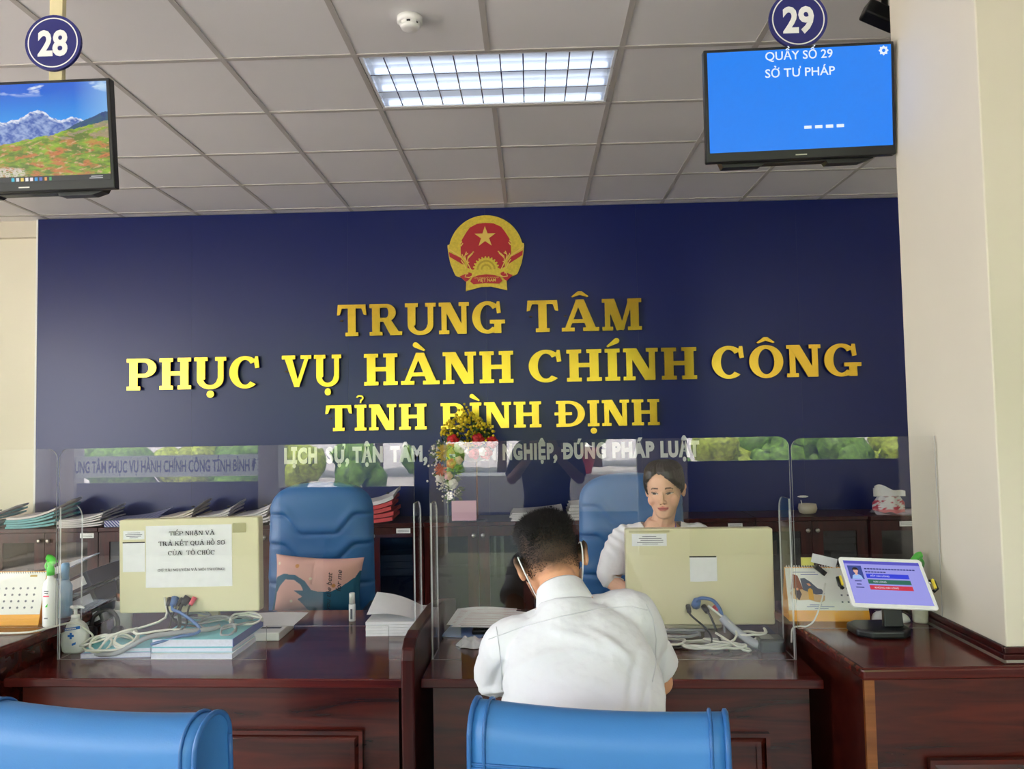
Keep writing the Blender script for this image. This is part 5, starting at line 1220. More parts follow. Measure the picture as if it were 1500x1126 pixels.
# ---------------------------------------------------------------- on top of the cabinets
SHT = mat('aged_paper', rgb(206, 202, 206), .8, vary=.04, vscale=30); TEAL = mat('teal_cover', rgb(104, 168, 178), .7, vary=.1, vscale=30)
STRIPE = mat('striped_folder', rgb(92, 96, 160), .6)
nt_ = STRIPE.node_tree; wv = nt_.nodes.new('ShaderNodeTexWave'); wv.inputs['Scale'].default_value = 28; wv.bands_direction = 'DIAGONAL'
tc_ = nt_.nodes.new('ShaderNodeTexCoord'); rp = nt_.nodes.new('ShaderNodeValToRGB'); rp.color_ramp.interpolation = 'CONSTANT'; rp.color_ramp.elements[0].color = rgb(60, 66, 140); rp.color_ramp.elements[1].color = rgb(196, 198, 220); rp.color_ramp.elements[1].position = .62
nt_.links.new(tc_.outputs['Object'], wv.inputs['Vector']); nt_.links.new(wv.outputs['Color'], rp.inputs[0]); nt_.links.new(rp.outputs[0], nt_.nodes['Principled BSDF'].inputs['Base Color'])
def dossier(x, y, w_, d, h, lift, label, m, edge=None, rz=0.0):
    """a pile of loose sheets tied in the middle, its far corner curling up"""
    t = thing('document_dossier', label, 'documents', (x, y, CABZ), rz, 'document dossiers on the cabinets')
    n = 5
    for k in range(n):
        z0 = h * k / n; mb = MB(); f = k / (n - 1)
        fn = lambda u, v, z0=z0, f=f: (-w_ / 2 + w_ * u + .01 * math.sin(k * 2.1), -d / 2 + d * v, z0 + lift * (.35 + .65 * f) * max(0, u * .9 + .1 - .2 * (1 - v)) ** 2.2 * (1.0 - .25 * abs(v - .6)))
        mb.grid(fn, 14, 8, flip=True); mb.grid(lambda u, v: tuple(Vector(fn(u, v)) + Vector((0, 0, h / n * .86))), 14, 8)
        e = [fn(i / 14, 0) for i in range(15)]; e2 = [tuple(Vector(p) + Vector((0, 0, h / n * .86))) for p in e]
        mb.add(e + e2, [(i, i + 1, i + 16, i + 15) for i in range(14)], True)
        e = [fn(1, j / 8) for j in range(9)]; e2 = [tuple(Vector(p) + Vector((0, 0, h / n * .86))) for p in e]
        mb.add(e + e2, [(i, i + 1, i + 10, i + 9) for i in range(8)], True)
        mb.build('sheaf', edge if (edge and k < 4) else m, t, LOCAL)
    mb = MB(); p = (w_ * .30, -d * .12, h + lift * .62 * .62); mb.lathe([(.011, 0), (.011, .008)], (p[0], p[1], p[2] + .01), 10); mb.build('binding_clip', BLACK, t, LOCAL)
D = [(-4.02, .34, .07, .10, 'white dossier with teal edges at the far cabinet end', SHT, TEAL), (-3.62, .36, .08, .13, 'tall dossier with teal edges by the board corner', SHT, TEAL), (-3.26, .32, .06, .09, 'white dossier between the teal-edged one and the striped folder', SHT, None), (-2.56, .24, .07, .11, 'curled cream dossier beside the striped folder', mat('cream_sheet', rgb(206, 196, 186), .8), None), (-2.30, .245, .07, .10, 'second curled dossier from the striped folder', SHT, None), (-2.03, .25, .07, .11, 'third curled dossier from the striped folder', SHT, None), (-1.76, .25, .07, .10, 'fourth curled dossier from the striped folder', SHT, None), (-1.44, .30, .06, .06, 'low flat dossier behind the empty staff chair', SHT, None)]
for x, w_, h, l, lab, m, e in D: dossier(x, 5.62, w_, .32, h, l, lab, m, e, rnd.uniform(-.06, .06))
mb = MB(); M = Matrix.Translation((-2.90, 5.63, CABZ)) 
mb.box(-.19, .17, -.15, .15, .0, .045, M); mb.grid(lambda u, v: (-.19 + .36 * u, -.15 + .3 * v, .046 + .06 * u * u * v), 8, 6, M=M); mb.grid(lambda u, v: (-.19 + .36 * u, -.15, .045 + .061 * u * u * 0 * v), 2, 1, M=M)
solo('striped_folder', mb, STRIPE, 'blue and white striped folder lying on the cabinets', 'folder', (-2.90, 5.63, CABZ))
dossier(-1.13, 5.60, .26, .30, .15, .10, 'dossier with a lifted sheet half hidden by the staff chair', SHT, mat('red_folder', rgb(190, 60, 66), .6))
dossier(.02, 5.60, .36, .30, .06, .03, 'flat dossier behind the seated man, below the flowers', SHT)
dossier(.38, 5.60, .26, .30, .11, .05, 'tall dossier behind the seated man, beside the clerk chair', SHT)
t = thing('ceramic_bowl', 'small beige ceramic bowl on the cabinet top', 'bowl', (1.972, 5.60, CABZ))
MB().lathe([(.03, 0), (.055, .01), (.066, .04), (.06, .072), (.055, .072), (.058, .04), (.04, .015), (.001, .013)], n=28, caps=False).build('body', mat('beige_ceramic', rgb(198, 188, 168), .35), t, LOCAL)
mb = MB(); mb.tube([(-.03, 0, .02), (-.045, .0, .10)], .003, 6); mb.ell((-.03, 0, .125), (.04, .02, .008), n=12, m=6); mb.build('white_ornament', WHITE, t, LOCAL)
t = thing('tissue_pack', 'tissue pack in white and red wrapping on the cabinet top', 'tissue pack', (2.535, 5.56, CABZ))
def wrap(u, v):
    a = 2 * PI * u; r = .105 * (1 + .06 * math.sin(5 * a) + .04 * math.sin(9 * a + 3 * v)); zz = .11 * v
    return (r * math.cos(a) * (1 - .35 * max(0, v - .6) / .4), .075 * math.sin(a) * (1 + .05 * math.sin(7 * a)), .012 + zz + .006 * math.sin(6 * a))
def wcol(co):
    c = np.tile([lin(232), lin(228), lin(230)], (len(co), 1)); n = fbm(co[:, 0] * 14, co[:, 2] * 22 + co[:, 1] * 9, 3)
    c[n > .16] = [lin(206), lin(70), lin(90)]; c[co[:, 2] < .035] = [lin(226), lin(140), lin(146)]; return c
mb = MB(); mb.grid(wrap, 48, 20); mb.add([wrap(i / 48, 1) for i in range(48)], [tuple(range(48))], False)
o = mb.build('wrapped_pack', vcol_mat('printed_film', .3), t, LOCAL); set_cols(o, wcol)
mb = MB(); mb.grid(lambda u, v: (-.10 + .22 * u + .0 * v, .01 * math.sin(9 * u), .12 + (.075 - .05 * u * u + .012 * math.sin(8 * u)) * v), 16, 6); mb.grid(lambda u, v: (-.10 + .22 * u, .012 + .01 * math.sin(9 * u + 1), .12 + (.06 - .04 * u * u) * v), 16, 6); mb.build('pulled_tissue', PAPER, t, LOCAL)
mb = MB(); mb.grid(lambda u, v: (-.13 + .27 * u, -.10 + .17 * v, .003 + .035 * abs(math.sin(6 * u + 4 * v)) * math.sin(PI * v) * (.3 + abs(u - .5))), 24, 14); mb.build('plastic_bag', mat('thin_plastic_bag', rgb(206, 200, 212), .2), t, LOCAL)

# ---------------------------------------------------------------- flowers
YEL = mat('yellow_petal', rgb(226, 196, 34), .6, vary=.2, vscale=30); RED = mat('red_rose', rgb(190, 24, 30), .55, vary=.25, vscale=40); GRE = mat('flower_leaf', rgb(58, 84, 36), .6, vary=.35, vscale=20); WHP = mat('white_petal', rgb(226, 218, 214), .7); PKP = mat('pink_petal', rgb(222, 160, 170), .7); ORP = mat('orange_petal', rgb(222, 110, 70), .6)
def leaf_ball(mb, c, r, n, ln=.05, wd=.014, squash=1.0):
    for k in range(n):
        d = Vector((rnd.gauss(0, 1), rnd.gauss(0, 1), rnd.gauss(0, .8))).normalized(); p = Vector(c) + Vector((d.x * r * rnd.uniform(.4, 1), d.y * r * .6, d.z * r * squash * rnd.uniform(.4, 1)))
        s = d.cross(Vector((rnd.random(), rnd.random(), rnd.random()))).normalized() * wd; q = p + d * ln
        mb.add([p, (p + q) / 2 + s, q, (p + q) / 2 - s + d.cross(s) * .3], [(0, 1, 2, 3)])
def rose(t, c, r, m, name='rose'):
    mb = MB()
    for k in range(4):
        rr = r * (1 - .22 * k)
        for q in range(5):
            a = 2 * PI * q / 5 + k * .7
            mb.ell((c[0] + rr * .5 * math.cos(a), c[1] - .004 * k + rr * .25, c[2] + rr * .5 * math.sin(a)), (rr * .55, rr * .35, rr * .55), n=8, m=5)
    mb.ell((c[0], c[1] - r * .2, c[2]), r * .35, n=8, m=6); mb.build(name, m, t)
def puff(t, c, r, m, name, n=46):
    mb = MB()
    for k in range(n):
        d = Vector((rnd.gauss(0, 1), -abs(rnd.gauss(0, 1)), rnd.gauss(0, 1))).normalized(); p = Vector(c); s = d.orthogonal().normalized() * r * .13
        mb.add([p, p + d * r * .7 + s, p + d * r, p + d * r * .7 - s], [(0, 1, 2, 3)])
    mb.ell(c, r * .45, n=8, m=6); mb.build(name, m, t)
fx, fy = -.45, 5.42
t = thing('flower_arrangement', 'tall yellow flower arrangement with red roses on a thin pole', 'flowers', (fx + .05, fy + .1, CABZ))
MB().tube([(fx + .05, fy + .1, CABZ), (fx + .05, fy + .1, 1.27)], .006, 8).build('pole', mat('brown_pole', rgb(120, 66, 60), .5), t)
MB().lathe([(.07, 0), (.07, .008), (.02, .012)], (fx + .05, fy + .1, CABZ), 20).build('foot_plate', BLACK, t)
mb = MB(); mb.lathe([(.02, 1.262), (.09, 1.28), (.15, 1.34), (.16, 1.37), (.15, 1.368), (.085, 1.29)], (fx + .03, fy + .04, 0), 24, caps=False); mb.build('dish', mat('dark_dish', rgb(52, 40, 36), .4), t)
mb = MB(); leaf_ball(mb, (fx, fy + .02, 1.45), .16, 240, .05, .012, .7); mb.build('leaves', GRE, t)
mb = MB()
for k in range(230):
    a = rnd.uniform(0, 6.28); q = rnd.random() ** .6; x = fx + .0 + .19 * q * math.cos(a); z = 1.47 + .115 * q * math.sin(a) + max(0, .10 * (1 - abs(x - fx + .02) / .07))
    mb.ell((x, fy - .02 + rnd.uniform(-.07, .05), z), rnd.uniform(.007, .013), n=6, m=4)
mb.build('yellow_blossoms', YEL, t)['kind'] = 'stuff'
for c in ((fx - .10, fy - .09, 1.415), (fx + .075, fy - .10, 1.42), (fx + .05, fy - .11, 1.33), (fx + .13, fy - .09, 1.325), (fx + .17, fy - .06, 1.40)): rose(t, c, .045, RED)
for c in ((fx + .105, fy - .11, 1.335), (fx + .0, fy - .10, 1.35)): rose(t, c, .03, WHP, 'white_bud')
puff(t, (fx + .0, fy - .09, 1.385), .05, YEL, 'yellow_chrysanthemum')
bx, by = -.60, 5.36
t = thing('flower_bouquet', 'trailing bouquet of white, pink and yellow flowers with a pink card', 'flowers', (bx, by + .05, CABZ))
MB().tube([(bx, by + .06, CABZ), (bx, by + .06, 1.3)], .005, 8).build('pole', mat('grey_pole', rgb(120, 122, 128), .4), t)
mb = MB(); leaf_ball(mb, (bx, by + .02, 1.33), .09, 90, .05, .012); leaf_ball(mb, (bx + .02, by + .02, 1.20), .08, 80, .05, .012); leaf_ball(mb, (bx + .05, by + .02, 1.06), .05, 60, .05, .012, 1.6); mb.build('leaves', GRE, t)
mb = MB()
for k in range(150):
    c = rnd.choice(((-.05, 1.36, .035), (-.05, 1.24, .035), (.04, 1.05, .03), (.0, 1.13, .035), (-.05, 1.13, .03))); mb.ell((bx + c[0] + rnd.gauss(0, c[2]), by - .03 + rnd.uniform(-.04, .03), c[1] + rnd.gauss(0, c[2])), rnd.uniform(.004, .009), n=6, m=4)
mb.build('white_filler_blossoms', WHP, t)['kind'] = 'stuff'
puff(t, (bx - .0, by - .06, 1.335), .07, YEL, 'yellow_chrysanthemum', 70); puff(t, (bx - .03, by - .07, 1.22), .05, ORP, 'orange_gerbera'); rose(t, (bx + .10, by - .05, 1.37), .045, WHP, 'white_rose'); rose(t, (bx + .05, by - .06, 1.12), .035, WHP, 'white_rose')
rose(t, (bx + .04, by - .07, 1.26), .035, RED); rose(t, (bx + .02, by - .07, 1.175), .03, PKP, 'pink_rose'); rose(t, (bx - .04, by - .07, 1.16), .03, WHP, 'white_rose'); rose(t, (bx + .09, by - .05, 1.28), .03, PKP, 'pink_rose')
mb = MB(); mb.box(-.565, -.395, 5.335, 5.337, .862, 1.0); mb.build('pink_card', mat('pink_card', rgb(214, 168, 186), .6), t)
# ================================================================ people
from mathutils.bvhtree import BVHTree
HP = np.array([  # height, half width, front, back of a head; the face looks along -Y, eyes at height 0
    (-.1150, .016, -.080, -.040), (-.108, .030, -.090, -.022), (-.096, .040, -.0945, -.006), (-.080, .049, -.0945, .012), (-.060, .058, -.0935, .038), (-.035, .066, -.0925, .064),
    (-.010, .070, -.0915, .082), (.015, .0725, -.0925, .092), (.040, .0735, -.092, .096), (.062, .0715, -.086, .093), (.082, .064, -.073, .083), (.098, .051, -.052, .065), (.108, .034, -.026, .043), (.1135, .014, -.002, .018)])
def head_xy(a, z, grow=0.0):
    hw = np.interp(z, HP[:, 0], HP[:, 1]) + grow; yf = np.interp(z, HP[:, 0], HP[:, 2]) - grow; yb = np.interp(z, HP[:, 0], HP[:, 3]) + grow
    c, s_ = math.cos(a), math.sin(a); cy = (yf + yb) / 2; ry = (yb - yf) / 2
    return hw * math.copysign(abs(c) ** .88, c), cy + ry * math.copysign(abs(s_) ** .92, s_)
def add_head(mb, M, female=False, mask=False):
    rings = []
    for z in np.concatenate([[-.115], np.linspace(-.110, .108, 34), [.1135]]):
        rings.append([M @ Vector((*head_xy(2 * PI * i / 36, z), z)) for i in range(36)])
    mb.loft(rings)
    k = .84 if female else 1.0
    mb.cap(M @ Vector((0, -.092, .0)), M @ Vector((0, -.104 - .004 * k, -.034)), .007 * k, .0105 * k)
    for s in (-1, 1):
        mb.ell(M @ Vector((s * .0105, -.0985, -.037)), .0085 * k, n=12, m=8)
        mb.ell(M @ Vector((s * .040, -.062, -.034)), (.027, .0225, .028), M, 14, 10)          # cheek
        mb.ell(M @ Vector((s * (.078 if female else .083), .018, -.012)), (.009, .019 * k, .033 * k), M @ Matrix.Rotation(-s * .45, 4, 'Z'), 14, 10)   # ear
        mb.ell(M @ Vector((s * (.084 if female else .090), .030, .002)), (.0065, .012 * k, .018 * k), M @ Matrix.Rotation(-s * .6, 4, 'Z'), 12, 8)
    mb.ell(M @ Vector((0, -.0935, -.0590)), (.021, .0075, .0055), M, 14, 8); mb.ell(M @ Vector((0, -.0925, -.0685)), (.017, .0075, .006), M, 14, 8)
    mb.ell(M @ Vector((0, -.083, -.098)), (.02, .012, .013), M, 14, 8)
def tube3(mb, pts, rs, n=16): mb.tube(smoothpath(pts, 5), [float(v) for v in np.interp(np.linspace(0, 1, (len(pts) - 1) * 5 + 1), np.linspace(0, 1, len(rs)), rs)], n)
def add_hand(mb, wrist, d, up, side, curl=.5):
    """palm with four bent fingers and a thumb; d points along the hand, side is the thumb's side"""
    d = Vector(d).normalized(); up = Vector(up).normalized(); s = d.cross(up).normalized() * side; w_ = Vector(wrist)
    mb.cap(w_, w_ + d * .03, .026, .026)
    R = Matrix((s, d, up)).transposed()
    mb.ell(w_ + d * .055, (.040, .046, .015), R.to_4x4(), 16, 10)
    for k, (o, L) in enumerate(((.028, .072), (.010, .080), (-.009, .074), (-.027, .058))):
        p = w_ + d * (.088 - .004 * k) + s * o; q = p; a = .15
        for j, f in enumerate((.45, .32, .23)):
            a += curl * (.55, .75, .5)[j]
            q2 = q + (d * math.cos(a) - up * math.sin(a)) * (L * f); mb.cap(q, q2, .0088 - .0008 * j, .0082 - .0008 * j, 10); q = q2
    p = w_ + d * .025 + s * .030; p1 = p + (d * .65 + s * .65 - up * .15).normalized() * .042; p2 = p1 + (d * .95 + s * .05 - up * .35).normalized() * .032
    mb.cap(p, p1, .0125, .0105, 10); mb.cap(p1, p2, .0103, .0085, 10)
def arm(mb, sh, el, wr, r=(.050, .043, .038, .026)):
    mb.cap(sh, el, r[0], r[2]); mb.cap(el, Vector(el).lerp(Vector(wr), .35), r[2], r[2] * .98); mb.cap(Vector(el).lerp(Vector(wr), .35), wr, r[2] * .98, r[3])
def torso(mb, rings, grow=0.0, n=28):
    """rings: centre, half width, half depth, roll about the depth axis"""
    P = [Vector(r[0]) for r in rings]; out = []
    for i, (c, hw, hd, roll) in enumerate(rings):
        t = (P[min(i + 1, len(P) - 1)] - P[max(i - 1, 0)]).normalized()
        wx = Vector((math.cos(roll), 0, math.sin(roll))); wx = (wx - t * wx.dot(t)).normalized(); dx = t.cross(wx).normalized()
        ring = []
        for k in range(n):
            a = 2 * PI * k / n; ca, sa = math.cos(a), math.sin(a)
            ring.append(P[i] + wx * ((hw + grow) * math.copysign(abs(ca) ** .85, ca)) + dx * ((hd + grow) * math.copysign(abs(sa) ** .9, sa)))
        out.append(ring)
    mb.loft(out)
def local_pts(co, M):
    Mi = np.array(M.inverted()); return co @ Mi[:3, :3].T + Mi[:3, 3]
def face_cols(M, skin, female, org):
    sk = np.array([lin(c) for c in skin])
    def fn(co):
        p = local_pts(co + np.array(org), M); x, y, z = p[:, 0], p[:, 1], p[:, 2]; ax = np.abs(x)
        c = np.tile(sk, (len(co), 1)); hd = (np.abs(x) < .1) & (np.abs(z) < .125) & (y < .12) & (y > -.13); f = hd & (y < -.055)
        def put(m, col): c[m] = [lin(v) for v in col]
        def blend(t, col):
            t = np.clip(t, 0, 1)[:, None] * 1.0; c[:] = c * (1 - t) + np.array([lin(v) for v in col]) * t
        blend(f * np.exp(-((ax - .042) / .022) ** 2 - ((z + .035) / .02) ** 2) * .35, (214, 138, 118))
        lw = np.sqrt(np.clip(1 - (x / .0235) ** 2, 0, 1))
        put(f & (np.abs(z + .0635 - .0012 * np.cos(x * 240)) < .0088 * lw), (204, 116, 108)); put(f & (np.abs(z + .0637) < .0011) & (ax < .02), (140, 70, 66))
        put(f & (((ax - .0075) / .0042) ** 2 + ((z + .0445) / .0026) ** 2 < 1), (110, 66, 54))
        bz = .0215 + .05 * (ax - .016) * (1 - (ax - .016) / .05) * 2.2 - .9 * np.clip(ax - .036, 0, 1) ** 1.2 * 2
        put(f & (ax > .0145) & (ax < .047) & (np.abs(z - bz) < .0030 - .03 * np.clip(ax - .03, 0, 1)), (78, 56, 46))
        e = np.sqrt(np.clip(1 - ((ax - .031) / .0155) ** 2, 0, 1)); ez = z + .001 - .0012 * (ax - .031) / .0155
        put(f & (np.abs(ez + .001) < .0036 * e), (206, 190, 180)); put(f & (np.abs(ez + .001) < .0038 * e) & (((ax - .031 + .003 * np.sign(x)) / .0072) ** 2 + ((ez + .0008) / .0064) ** 2 < 1), (34, 24, 22))
        put(f & (np.abs(ez - .0030 * e) < .0018) & (ax > .0155) & (ax < .048), (40, 28, 26))
        blend(f * (np.abs(ez - .0048 * e - .005) < .0010) * (ax > .018) * (ax < .045) * .5, (150, 98, 78))
        return c, hd, p
    return fn
def skin_mesh(name, mb, vox, parent, M, skin, female, extra=None, smooth=3):
    def post(co, nr):
        p = local_pts(co, M); x, y, z = p[:, 0], p[:, 1], p[:, 2]; ax = np.abs(x)
        f = ((y < -.05) & (y > -.13) & (ax < .08) & (np.abs(z) < .1)).astype(float)
        dy = f * (.0050 * np.exp(-((ax - .031) / .014) ** 2 - ((z - .002) / .010) ** 2) - .0022 * np.exp(-((ax - .03) / .02) ** 2 - ((z - .022) / .008) ** 2) - .002 * np.exp(-((ax - .031) / .011) ** 2 - ((z + .001) / .006) ** 2) + .0018 * np.exp(-(x / .03) ** 2 - ((z + .0637) / .0018) ** 2))
        R3 = np.array(M.to_3x3()); return co + dy[:, None] * R3[:, 1][None, :]
    o = organic(name, mb, vox, vcol_mat('skin', .55, spec=.35, sss=.04), parent, smooth, post)
    fn = face_cols(M, skin, female, ORG[parent.name])
    def cols(co):
        c, hd, p = fn(co)
        if extra is not None: extra(c, hd, p, co)
        return c
    set_cols(o, cols); return o
def strands(name, src, M, m, region, parent, count, seed=3):
    """short hairs growing out of the scalp; region gives (keep, length, lean) per point"""
    me = src.data; n = len(me.vertices); co = np.empty(n * 3); me.vertices.foreach_get('co', co); nr = np.empty(n * 3); me.vertices.foreach_get('normal', nr)
    org = np.array(ORG[parent.name]); co = co.reshape(-1, 3) + org; nr = nr.reshape(-1, 3); p = local_pts(co, M); nl = nr @ np.array(M.inverted())[:3, :3].T
    keep, ln, lean = region(p); idx = np.nonzero(keep)[0]; r = random.Random(seed); mb = MB()
    for _ in range(count):
        i = idx[r.randrange(len(idx))]; a = Vector(p[i]) + Vector((r.gauss(0, .0018), r.gauss(0, .0018), r.gauss(0, .0018))); nn = Vector(nl[i])
        d = (nn + Vector(lean[i]) + Vector((r.gauss(0, .22), r.gauss(0, .22), r.gauss(0, .22)))).normalized(); L = ln[i] * r.uniform(.6, 1.15)
        s = d.orthogonal().normalized() * r.uniform(.0007, .0012); q = d.cross(s)
        b = a - nn * .002; t_ = a + d * L; mid = a + d * L * .55 - Vector((0, 0, .0)) 
        mb.add([M @ (b + s), M @ (b - s * .5 + q * .8), M @ (b - s * .5 - q * .8), M @ t_], [(0, 1, 3), (1, 2, 3), (2, 0, 3)], True)
    return mb.build(name, m, parent)
def snap(o, pts, off=.001):
    """points of the eye's view dropped onto a garment's surface"""
    me = o.data; ob = Vector(ORG[o.name]); t = BVHTree.FromPolygons([v.co + ob for v in me.vertices], [p.vertices[:] for p in me.polygons]); out = []
    for a, b in pts:
        d = ray(a, b).normalized(); h, nn, _, _ = t.ray_cast(Vector((0, 0, EYE)), d)
        if h is not None: out.append(h + nn * off)
    return out
SHIRT = mat('white_shirt_cotton', rgb(222, 223, 227), .85, bump=(26, .22, .012))
HAIRM = mat('black_hair', rgb(24, 19, 18), .45, spec=.4)
TROU = mat('dark_trousers', rgb(36, 40, 54), .8)

# ---------------------------------------------------------------- the man at the counter
man = thing('person', 'man in a white short-sleeved shirt seen from behind, bent over the desk', 'person', (.14, 1.74, 0))
HM = Matrix.Translation((.046, 2.135, 1.158)) @ Matrix.Rotation(math.radians(-12), 4, 'Y') @ Matrix.Rotation(math.radians(180 + 6), 4, 'Z') @ Matrix.Rotation(math.radians(30), 4, 'X') @ Matrix.Scale(1.06, 4)
RG = [((.14, 1.67, .515), .165, .125, 0), ((.14, 1.70, .58), .168, .125, 0), ((.135, 1.78, .71), .155, .115, .04), ((.122, 1.87, .82), .168, .118, .10), ((.105, 1.95, .915), .180, .112, .17), ((.092, 2.0, .985), .155, .095, .20), ((.083, 2.025, 1.035), .098, .072, .20), ((.076, 2.05, 1.085), .058, .058, .18)]
shL, shR = (-.070, 2.03, .955), (.250, 2.04, 1.025)
elL, elR, wrL, wrR = (-.115, 2.20, .805), (.342, 2.185, .808), (-.02, 2.415, .785), (.185, 2.40, .787)
mb = MB(); torso(mb, RG); mb.cap((.078, 2.045, 1.06), tuple(HM @ Vector((0, .03, -.075))), .054, .053)
add_head(mb, HM)
for sh, el, wr in ((shL, elL, wrL), (shR, elR, wrR)): arm(mb, sh, el, wr)
add_hand(mb, wrL, (.35, .93, -.05), (0, 0, 1), 1, .35); add_hand(mb, wrR, (-.45, .88, -.05), (0, 0, 1), -1, .8)
for s in (-1, 1):
    hx = .14 + s * .09; mb.cap((hx, 1.70, .585), (hx + s * .03, 2.10, .565), .085, .062); mb.cap((hx + s * .03, 2.11, .53), (hx + s * .03, 2.13, .12), .06, .042); mb.cap((hx + s * .03, 2.12, .07), (hx + s * .04, 2.30, .05), .042, .034)
STUB = np.array([lin(c) for c in (44, 34, 29)])
def man_scalp(c, hd, p, co):
    x, y, z = p[:, 0], p[:, 1], p[:, 2]
    n = fbm(x * 60, z * 60 + y * 30, 3) * .005
    line = -.062 + 1.9 * np.abs(x) ** 1.4 * .4 + .02 * np.exp(-(x / .02) ** 2) * -0
    t = np.clip((z - line + n) / .035, 0, 1); k = hd & (y > -.045 + .6 * np.clip(.04 - z, 0, .1)) | (hd & (z > .062))
    t = t * k; dk = np.clip((z + .02) / .06, 0, 1)[:, None]; c[:] = c * (1 - t[:, None] * .93) + (STUB * (1 - dk * .75)) * (t[:, None] * .93)
body_m = skin_mesh('body', mb, .004, man, HM, (216, 160, 124), False, man_scalp)
mb_ = None
def man_region(p):
    x, y, z = p[:, 0], p[:, 1], p[:, 2]
    hd = (np.abs(x) < .078) & (z > -.040) & (z < .13) & (y > -.1); k = hd & ((z > .055) | (y > -.04 + .6 * np.clip(.04 - z, 0, .1))) & ~((np.abs(x) > .066) & (z < .012))
    up = np.clip((z + .008) / .045, 0, 1); ln = .0022 + .021 * up ** 1.5; ln = np.where((z < -.03), .0018, ln); ln = np.where((np.abs(x) > .05) & (z < .07), np.minimum(ln, .0045), ln)
    lean = np.stack([0 * x, .25 - .9 * up * 0, -.9 * (1 - up) + .15 * up], 1); return k, ln, lean
strands('hair', body_m, HM, HAIRM, man_region, man, 15000)
mb = MB(); torso(mb, RG[:7], .014); 
for sh, el in ((shL, elL), (shR, elR)):
    sh, el = Vector(sh), Vector(el); tube3(mb, [sh.lerp(Vector((.085, 2.0, .99)), .35), sh, sh.lerp(el, .45), sh.lerp(el, .74)], [.075, .070, .069, .073], 22)
mb.tube([(.090, 1.99, .97), (.086, 2.005, 1.02), (.081, 2.025, 1.070)], [.125, .104, .073], 28)
mb.cap(tuple(Vector(shL).lerp(Vector((.083, 2.03, 1.03)), .55)), shL, .058, .064); mb.cap(tuple(Vector(shR).lerp(Vector((.083, 2.03, 1.03)), .55)), shR, .058, .064)
def folds(co, nr):
    x, z = co[:, 0], co[:, 2]; d = np.zeros(len(co))
    for a, b, ang, L, wd, h in ((-.06, .855, .35, .10, .010, .010), (-.05, .825, .55, .10, .012, -.010), (-.04, .80, .3, .12, .010, .009), (.10, 1.02, -.2, .09, .010, .004), (.19, 1.0, -.6, .06, .009, .005), (.22, .93, 1.2, .08, .010, -.005), (.30, .90, 1.35, .06, .012, .008), (.33, .89, 1.3, .06, .010, -.007), (.02, .98, .3, .07, .010, .004), (.24, .86, 1.4, .06, .008, -.008), (.05, .83, .1, .12, .016, .004), (-.10, .90, 1.2, .06, .010, -.005)):
        u = (x - a) * math.cos(ang) + (z - b) * math.sin(ang); v = -(x - a) * math.sin(ang) + (z - b) * math.cos(ang) + .12 * u * u / L
        d += h * np.exp(-(u / L) ** 2 - (v / wd) ** 2)
    d += .0022 * fbm(x * 9, z * 9 + co[:, 1] * 5, 2); return co + nr * (d * 1.5)[:, None]
shirt = organic('shirt', mb, .005, SHIRT, man, 6, folds)
# collar turned down round the neck
ax = (HM @ Vector((0, .03, -.07)) - Vector((.08, 2.035, 1.05))).normalized(); wx = Vector((1, 0, .2)); wx = (wx - ax * wx.dot(ax)).normalized(); dx = ax.cross(wx)
mb = MB(); rings = []
for h, r in ((-.012, .0600), (.052, .0575), (.056, .0600), (.052, .0640), (.020, .0735), (-.010, .0815), (-.012, .078), (.0, .070)):
    rings.append([Vector((.0785, 2.036, 1.052)) + ax * (h + .010 * math.sin(2 * PI * k / 40 + PI)) + (wx * math.cos(2 * PI * k / 40) + dx * math.sin(2 * PI * k / 40)) * r for k in range(40)])
mb.loft(rings, caps=False); mb.build('collar', SHIRT, man)
SEAM = mat('shirt_seam', rgb(206, 207, 212), .9)
for path in ([(716, 936), (760, 920), (820, 903), (880, 891), (925, 888), (950, 894)], [(727, 918), (731, 945), (735, 980), (735, 1012)], [(946, 884), (956, 905), (961, 935), (960, 975), (955, 1000)]):
    path = [(path[i][0] + (path[i + 1][0] - path[i][0]) * k / 12, path[i][1] + (path[i + 1][1] - path[i][1]) * k / 12) for i in range(len(path) - 1) for k in range(12)]
    q = snap(shirt, path, .0008)
    if len(q) > 2: mb = MB(); mb.tube(q, .0012, 6); mb.build('shirt_seam', SEAM, man)
mb = MB(); 
for s in (-1, 1):
    hx = .14 + s * .09; mb.cap((hx, 1.70, .585), (hx + s * .03, 2.10, .565), .098, .075); mb.cap((hx + s * .03, 2.11, .53), (hx + s * .03, 2.13, .13), .073, .062)
torso(mb, RG[:2], .012); organic('trousers', mb, .008, TROU, man, 4)
for s in (-1, 1):
    mb = MB(); x = .14 + s * .12; mb.cap((x, 2.11, .055), (x + s * .01, 2.31, .045), .048, .042); mb.box(x - .045, x + .05, 2.06, 2.35, .001, .02); organic('shoe', mb, .006, BLACK, man, 3)
